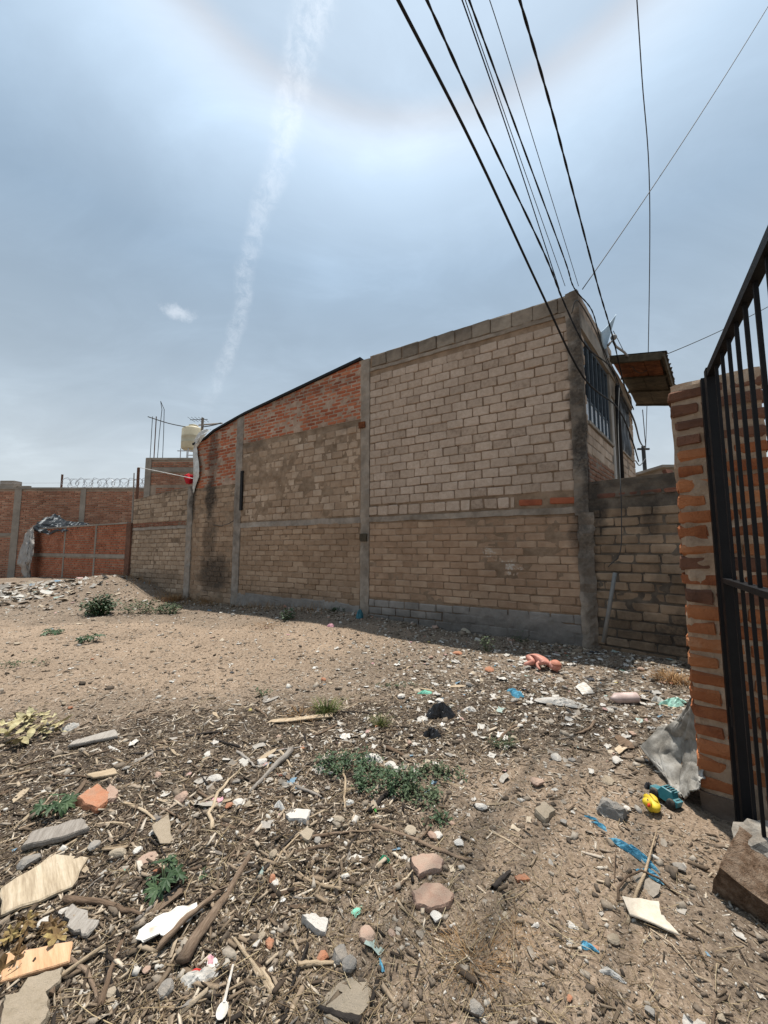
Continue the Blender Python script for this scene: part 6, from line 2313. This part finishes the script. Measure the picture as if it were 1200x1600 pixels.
def leafy(name, label, cat, c, rx, ry, h, n, leaf, mat, seed, stems=14, stem_mat=None, upright=False):
    """bush or creeper: many small leaves on thin stems"""
    q = random.Random(seed)
    t = empty(name, c)
    tag(t, label, cat)
    st, lf = MB(), MB()
    tips = []
    for i in range(stems):
        a = q.uniform(0, 6.283)
        r_ = math.sqrt(q.random())
        e = Vector((math.cos(a) * rx * r_, math.sin(a) * ry * r_, 0))
        gzl = gz(c.x + e.x, c.y + e.y) - c.z
        top = Vector((e.x * (1.0 if not upright else 1), e.y, gzl + h * q.uniform(.55, 1.0) * (1 - .5 * r_)))
        b0 = Vector((e.x * (.25 if upright else .8), e.y * (.25 if upright else .8), gzl * .5 - .01))
        st.tube([b0, b0.lerp(top, .5) + Vector((q.gauss(0, rx * .05), q.gauss(0, ry * .05), 0)), top], [leaf * .06, leaf * .05, leaf * .03], 4)
        tips.append((b0, top))
    tint = []
    for i in range(n):
        b0, top = q.choice(tips)
        s_ = q.uniform(.15, 1.0)
        p = b0.lerp(top, s_) + Vector((q.gauss(0, leaf * .8), q.gauss(0, leaf * .8), q.gauss(0, leaf * .4)))
        L = leaf * q.uniform(.6, 1.3)
        Mx = Matrix.Translation(p) @ Euler((q.uniform(-.7, .7), q.uniform(-.9, .5), q.uniform(0, 6.283))).to_matrix().to_4x4()
        vv = [Mx @ Vector(k) for k in ((0, 0, 0), (L * .5, -L * .28, L * .06), (L, 0, -L * .12), (L * .5, L * .28, L * .06), (L * .5, 0, -L * .02))]
        lf.add(vv, [(0, 1, 4), (1, 2, 4), (2, 3, 4), (3, 0, 4)])
        tint += [q.random()] * 5
    st.build('stem', stem_mat or m_leafdull, t)
    o = lf.build('foliage', mat, t)
    at = o.data.attributes.new('tint', 'FLOAT', 'POINT')
    at.data.foreach_set('value', tint)
    tag(o, kind='stuff')
    return t


for k, (px, py, rx, ry, h, n) in enumerate(((545, 1200, .22, .13, .12, 800), (605, 1225, .22, .15, .12, 950), (655, 1246, .12, .10, .09, 420), (690, 1212, .16, .08, .08, 380), (686, 1283, .07, .05, .05, 90))):
    leafy('creeping_vine', ('widest tangle of green creeper behind the thin sticks', 'dense middle clump of green creeper below the plaster lumps', 'greyer clump at the near end of the creeper', 'thin trailing end of the creeper towards the path', 'small separate sprout in front of the creeper')[k],
          'creeper', G(px, py), rx, ry, h, n, .022, m_leafdull if k in (2, 3) else m_leaf, 20 + k, 40)
leafy('shrub', 'round green shrub on the crest of the dirt mound', 'shrub', G(156, 938), .42, .3, .55, 900, .075, m_leaf, 31, 30, upright=True)
leafy('shrub', 'dark low weeds against the boundary wall on the mound', 'weeds', G(235, 930), .65, .35, .42, 700, .06, m_leafdull, 32, 40)
leafy('shrub', 'dark green tuft at the foot of the long wall', 'shrub', G(531, 955), .17, .10, .15, 200, .035, m_leaf, 33, 14)
leafy('weed', 'spindly weed standing by the grey plinth', 'weed', G(762, 1018), .12, .10, .38, 110, .035, m_leafdull, 34, 7, upright=True)
leafy('weed', 'small weed beside the corner of the block wall', 'weed', G(812, 1003), .14, .08, .20, 90, .03, m_leafdull, 35, 7, upright=True)
leafy('weed', 'pale spiky weed at the foot of the brick building', 'weed', G(449, 968), .16, .10, .25, 120, .06, m_leaf, 36, 8, upright=True)
leafy('weed', 'thin weed growing from the dark soil behind the tuft', 'weed', G(413, 1088), .08, .06, .16, 70, .025, m_leafdull, 37, 7, upright=True)
leafy('weed', 'low green weed patch on the gravel slope', 'weed', G(625, 1073), .24, .10, .05, 160, .02, m_leafdull, 38, 12)
leafy('weed', 'faint dry weed at the far edge of the pale dirt', 'weed', G(35, 1040), .35, .15, .08, 130, .03, m_leafdull, 39, 10)
leafy('weed', 'bushy olive weed on the path above the creeper', 'weed', G(786, 1168), .11, .09, .15, 260, .016, m_leafdull, 40, 26, upright=True)


def tuft(name, label, c, r_, h, n, mat, seed, spread=.8):
    q = random.Random(seed)
    mb = MB()
    tint = []
    for i in range(n):
        a = q.uniform(0, 6.283)
        d = q.random() * r_ * .5
        b0 = Vector((math.cos(a) * d, math.sin(a) * d, -.005))
        H = h * q.uniform(.4, 1.0)
        lean = q.uniform(.1, spread)
        dirv = Vector((math.cos(a + q.gauss(0, .4)), math.sin(a + q.gauss(0, .4)), 0))
        w = Vector((-dirv.y, dirv.x, 0)) * h * .018
        m1 = b0 + dirv * H * lean * .4 + Vector((0, 0, H * .6))
        t1 = b0 + dirv * H * lean + Vector((0, 0, H * (1 - .25 * lean)))
        mb.add([b0 - w, b0 + w, m1 + w * .8, m1 - w * .8, t1], [(0, 1, 2, 3), (3, 2, 4)])
        tint += [q.random()] * 5
    o = mb.build(name, mat, None, loc=c)
    at = o.data.attributes.new('tint', 'FLOAT', 'POINT')
    at.data.foreach_set('value', tint)
    tag(o, label, 'grass tuft')
    return o


tuft('grass_tuft', 'green spiky grass tuft at the end of the thin pale plank', G(510, 1116), .16, .15, 240, m_grass, 1, 1.3)
tuft('grass_tuft', 'small bright grass tuft right of the plank', G(595, 1135), .10, .11, 130, m_grass, 2, 1.3)
tuft('dry_tuft', 'rusty dry growth spilling left of the spiky grass tuft', G(470, 1117), .3, .06, 260, m_dry, 3, 2.4)
tuft('dry_tuft', 'orange dry brush at the foot of the boundary wall end', G(272, 938), .9, .22, 420, m_dry, 4, 1.8)
tuft('dry_tuft', 'orange dry brush below the sooty streak on the wall', G(335, 938), .8, .25, 420, m_dry, 5, 1.5)
tuft('dry_tuft', 'low dry growth where the wall shade ends', G(415, 978), .8, .08, 300, m_dry, 6, 2.5)
tuft('dry_tuft', 'golden dry straw heap beside the orange pillar', G(1052, 1064), .38, .13, 420, m_dry, 7, 2.2)
tuft('dry_tuft', 'matted dry grass in front of the pale pebble', G(735, 1500), .22, .035, 380, m_dry, 8, 3.0)
tuft('dry_tuft', 'matted dry grass on the lower path', G(800, 1462), .16, .03, 240, m_dry, 9, 3.0)

# heap of dry yellow leaves
YH = empty('dry_leaf_heap', G(35, 1145))
tag(YH, 'heap of pale yellow dried leaves on the dark soil', 'leaves')
q = random.Random(12)
for k in range(90):
    mb = MB()
    L = q.uniform(.025, .065)
    n = 5
    for j in range(n + 1):
        for i in range(3):
            t = j / n
            w = L * .42 * math.sin(math.pi * (t * .9 + .05)) * (i - 1)
            mb.v.append((t * L * 1.6, w, L * (.35 * math.sin(t * 4 + k) + .18 * abs(i - 1)) * .5 + q.gauss(0, L * .03)))
    for j in range(n):
        for i in range(2):
            a_ = j * 3 + i
            mb.f.append((a_, a_ + 1, a_ + 4, a_ + 3))
    r_ = math.sqrt(q.random())
    an = q.uniform(0, 6.283)
    x, y = math.cos(an) * .26 * r_, math.sin(an) * .26 * r_
    mb.build('leaf', m_yleaf, YH, loc=(x, y, gz(YH.location.x + x, YH.location.y + y) - YH.location.z + .09 * (1 - r_) + q.uniform(0, .05)), rot=(q.uniform(-.6, .6), q.uniform(-.6, .4), q.uniform(0, 6.28)))
m_bleaf = material('dead_leaf_brown', [(0, (.05, .03, .015)), (.6, (.16, .10, .045)), (1, (.42, .33, .13))], rough=.7, var=.5, nscale=25, bump=(40, .4))
for nm, px, py, k0, lb, sz in (('dead_leaf', 22, 1470, 3, 'brown withered leaf clump beside the split board', 6), ('dead_leaf', 78, 1462, 5, 'curled yellow-brown leaf right of the withered clump', 4), ('dead_leaf', 30, 1505, 9, 'dry curled leaf lying on the orange board', 2)):
    t = empty(nm, G(px, py, .012))
    tag(t, lb, 'leaf')
    q = random.Random(k0)
    for k in range(sz):
        mb = leaf_mb(5, q.uniform(.03, .055), q, .45)
        mb.v = [(x, y, z + 7 * (x * x + y * y) * q.uniform(.6, 1.2)) for x, y, z in mb.v]
        mb.build('leaf', m_bleaf, t, loc=(q.gauss(0, .02), q.gauss(0, .02), q.uniform(.0, .03)), rot=(q.uniform(-1, 1), q.uniform(-1, 1), q.uniform(0, 6.28)))

# ------------------------------------------------------------------ countable litter: sticks, stones, scraps, each its own object
MARKS = [('the broken plate', 268, 1455), ('the spoon', 356, 1562), ('the orange board', 60, 1515), ('the split board', 70, 1395), ('the front seedling', 255, 1385), ('the orange brick', 150, 1258),
         ('the yellow leaves', 40, 1145), ('the grey plank', 145, 1160), ('the bent pale stick', 352, 1250), ('the green creeper', 600, 1215), ('the flat pink stone', 677, 1408), ('the long dark stick', 660, 1322),
         ('the pale pointed stone', 492, 1452), ('the square stone', 851, 1276), ('the blue rag', 990, 1335), ('the pitted rock', 957, 1270), ('the toy truck', 1036, 1252), ('the cream panel', 1010, 1440),
         ('the masonry chunk', 1160, 1390), ('the torn grey sheet', 1055, 1190), ('the ribbed bottle', 980, 1098), ('the doll', 845, 1042), ('the black bag', 690, 1119), ('the olive weed', 786, 1165),
         ('the spiky grass tuft', 510, 1112), ('the leaning pipe', 945, 1000), ('the grey plinth', 730, 985), ('the dirt mound', 190, 925), ('the lone rosette', 139, 1000), ('the straw heap', 1052, 1060),
         ('the dry grass mat', 735, 1495), ('the burnt patch', 230, 1190), ('the teal plastic lump', 562, 962), ('the buried slab at the bottom', 545, 1565), ('the cream cardboard', 913, 1079), ('the thin pale plank', 468, 1125)]
MP_ = [(n_, G(x_, y_)) for n_, x_, y_ in MARKS]
USED = set()


def near_label(size, tone, kind, p, q):
    ds = sorted(((m_[1] - p).length, m_[0], m_[1]) for m_ in MP_)
    order = list(ds[:4])
    for d, nm, mp_ in order:
        v_ = p - mp_
        if d < .22:
            rels = ['close beside', 'almost touching']
        else:
            side = 'in front of' if -v_.y > abs(v_.x) else ('behind' if v_.y > abs(v_.x) else 'off to the side of')
            rels = [side, 'some way ' + side if 'off' not in side else 'well off to the side of']
        for r_ in rels:
            for ex in ('', 'lone ', 'half-buried ', 'dusty '):
                lb = f'{ex}{size} {tone} {kind} {r_} {nm}'
                if len(lb.split()) > 16:
                    continue
                if lb not in USED:
                    USED.add(lb)
                    return lb
    lb = f'{size} {tone} {kind} in the litter around {ds[0][1]}'
    USED.add(lb)
    return lb


_SV = {}


def variants_of(kind, tone, n=7):
    if (kind, tone) in _SV:
        return _SV[kind, tone]
    out = []
    for k in range(n):
        if kind == 'stick':
            mb = stick_mesh(1.0, (.016, .024, .034, .02, .045, .018, .028)[k % 7], (-.05, .03, .08, 0, -.02, .05, .01)[k % 7], 60 + k, 6, 7)
            mt = m_stick[tone]
        elif kind == 'splinter':
            q = random.Random(k)
            mb = slab_mb(ragged([(-.5, -.06), (-.42, .07), (.2, .09), (.5, .01), (.3, -.08)], 2, .08, k), .05, k)
            mt = m_stick[tone]
        elif kind == 'stone':
            mb = stone_mb(k + 40, 2, .55)
            mb.v = [(x * .55, y * .45, z * .5) for x, y, z in mb.v]
            mt = m_stone[tone]
        else:
            q = random.Random(k + 5)
            mb = MB()
            N = 5
            for j in range(N + 1):
                for i in range(N + 1):
                    a_, b_ = i / N - .5, j / N - .5
                    cr = 1 - .55 * (abs(a_) * abs(b_)) * 4 * (.4 + .6 * ((k * 7 + i * 3 + j) % 3 > 0))
                    mb.v.append((a_ * cr * (1 + .10 * math.sin(j + k)) + q.gauss(0, .02), b_ * .7 * cr * (1 + .10 * math.sin(i * 1.3 + k)) + q.gauss(0, .02), .06 + .12 * abs(math.sin(i * 1.1 + k) * math.cos(j * .9 + k)) + q.gauss(0, .012)))
            for j in range(N):
                for i in range(N):
                    if (i, j) in ((0, 0), (N - 1, N - 1)) and k % 2:
                        continue
                    a_ = j * (N + 1) + i
                    mb.f.append((a_, a_ + 1, a_ + N + 2, a_ + N + 1))
            mt = m_paper[tone]
        me = mesh_from(kind + '_piece', mb.v, mb.f, kind == 'stick')
        me.materials.append(mt)
        out.append(me)
    _SV[kind, tone] = out
    return out


def litter(kind, name, n, sizer, tones, keep, group, cat, r0=1.05, r1=8.5, power=1.0, seed=0, sizes=('small', 'medium', 'large'), up=.2, word=None):
    q = random.Random(seed)
    pts = sample_ground(n, r0, r1, power, keep=keep, half=47)
    taken = []
    for x, y in pts:
        if any((x - a_) ** 2 + (y - b_) ** 2 < .0016 for a_, b_ in taken[-60:]):
            continue
        taken.append((x, y))
        r_ = math.hypot(x, y)
        s_, cls = sizer(q, r_)
        tone = q.choices([t_[0] for t_ in tones], [t_[1] for t_ in tones])[0]
        me = q.choice(variants_of(kind, tone))
        p = Vector((x, y, gz(x, y)))
        th = {'stick': .02, 'splinter': .03, 'stone': .22, 'scrap': .02}[kind]
        o = obj(name, me, None, None, p + Vector((0, 0, s_ * th)), (q.gauss(0, .06), q.gauss(0, .06), q.uniform(0, 6.283)), (s_, s_ * q.uniform(.75, 1.2), s_ * q.uniform(.75, 1.15)))
        tag(o, near_label(sizes[cls], tone, word or name.replace('_', ' '), p, q), cat, group)


def sz(base, sig, lo, hi):
    def f(q, r_):
        s_ = min(hi, max(lo, base * math.exp(q.gauss(0, sig)) * (.75 + .25 * min(r_, 5) / 1.5)))
        return s_, (0 if s_ < base * .8 else (1 if s_ < base * 1.4 else 2))
    return f


litter('stick', 'stick', 270, sz(.13, .45, .06, .42), (('pale', 3), ('brown', 4), ('charred', 2), ('grey', 3)), lambda x, y: np.clip(ash(x, y) * 1.3 - .2, .02, 1) * np.where(x > .5, .35, 1), 'loose sticks lying on the dark soil', 'stick', seed=1, sizes=('short', 'slender', 'long'), r1=6.5)
litter('splinter', 'wood_splinter', 170, sz(.075, .4, .04, .2), (('pale', 4), ('brown', 2), ('grey', 2)), lambda x, y: np.clip(ash(x, y) * 1.2 - .1, .04, 1), 'splinters of wood scattered on the lot', 'splinter', seed=2, sizes=('tiny', 'flat', 'broad'), r1=5, word='splinter of wood')
litter('stone', 'stone', 210, sz(.034, .4, .018, .13), (('white', 3), ('grey', 3), ('tan', 4), ('pinkish', 2), ('orange', 1)), lambda x, y: .25 + .75 * litter_field(x, y) + .3 * ash(x, y), 'loose stones scattered on the lot', 'stone', seed=3, sizes=('small', 'angular', 'chunky'), r1=9)
litter('scrap', 'litter_scrap', 230, sz(.042, .4, .018, .13), (('white', 6), ('pale grey', 8), ('pink', .3), ('blue', .25), ('green', .25), ('dark', 1.5), ('red', .1), ('yellow', .1)), lambda x, y: np.clip(.06 + litter_field(x, y), 0, 1), 'scraps of rubbish scattered on the lot', 'scrap', seed=4, sizes=('tiny', 'crumpled', 'flattened'), r0=1.15, r1=9.5, power=.75, word='scrap of rubbish')
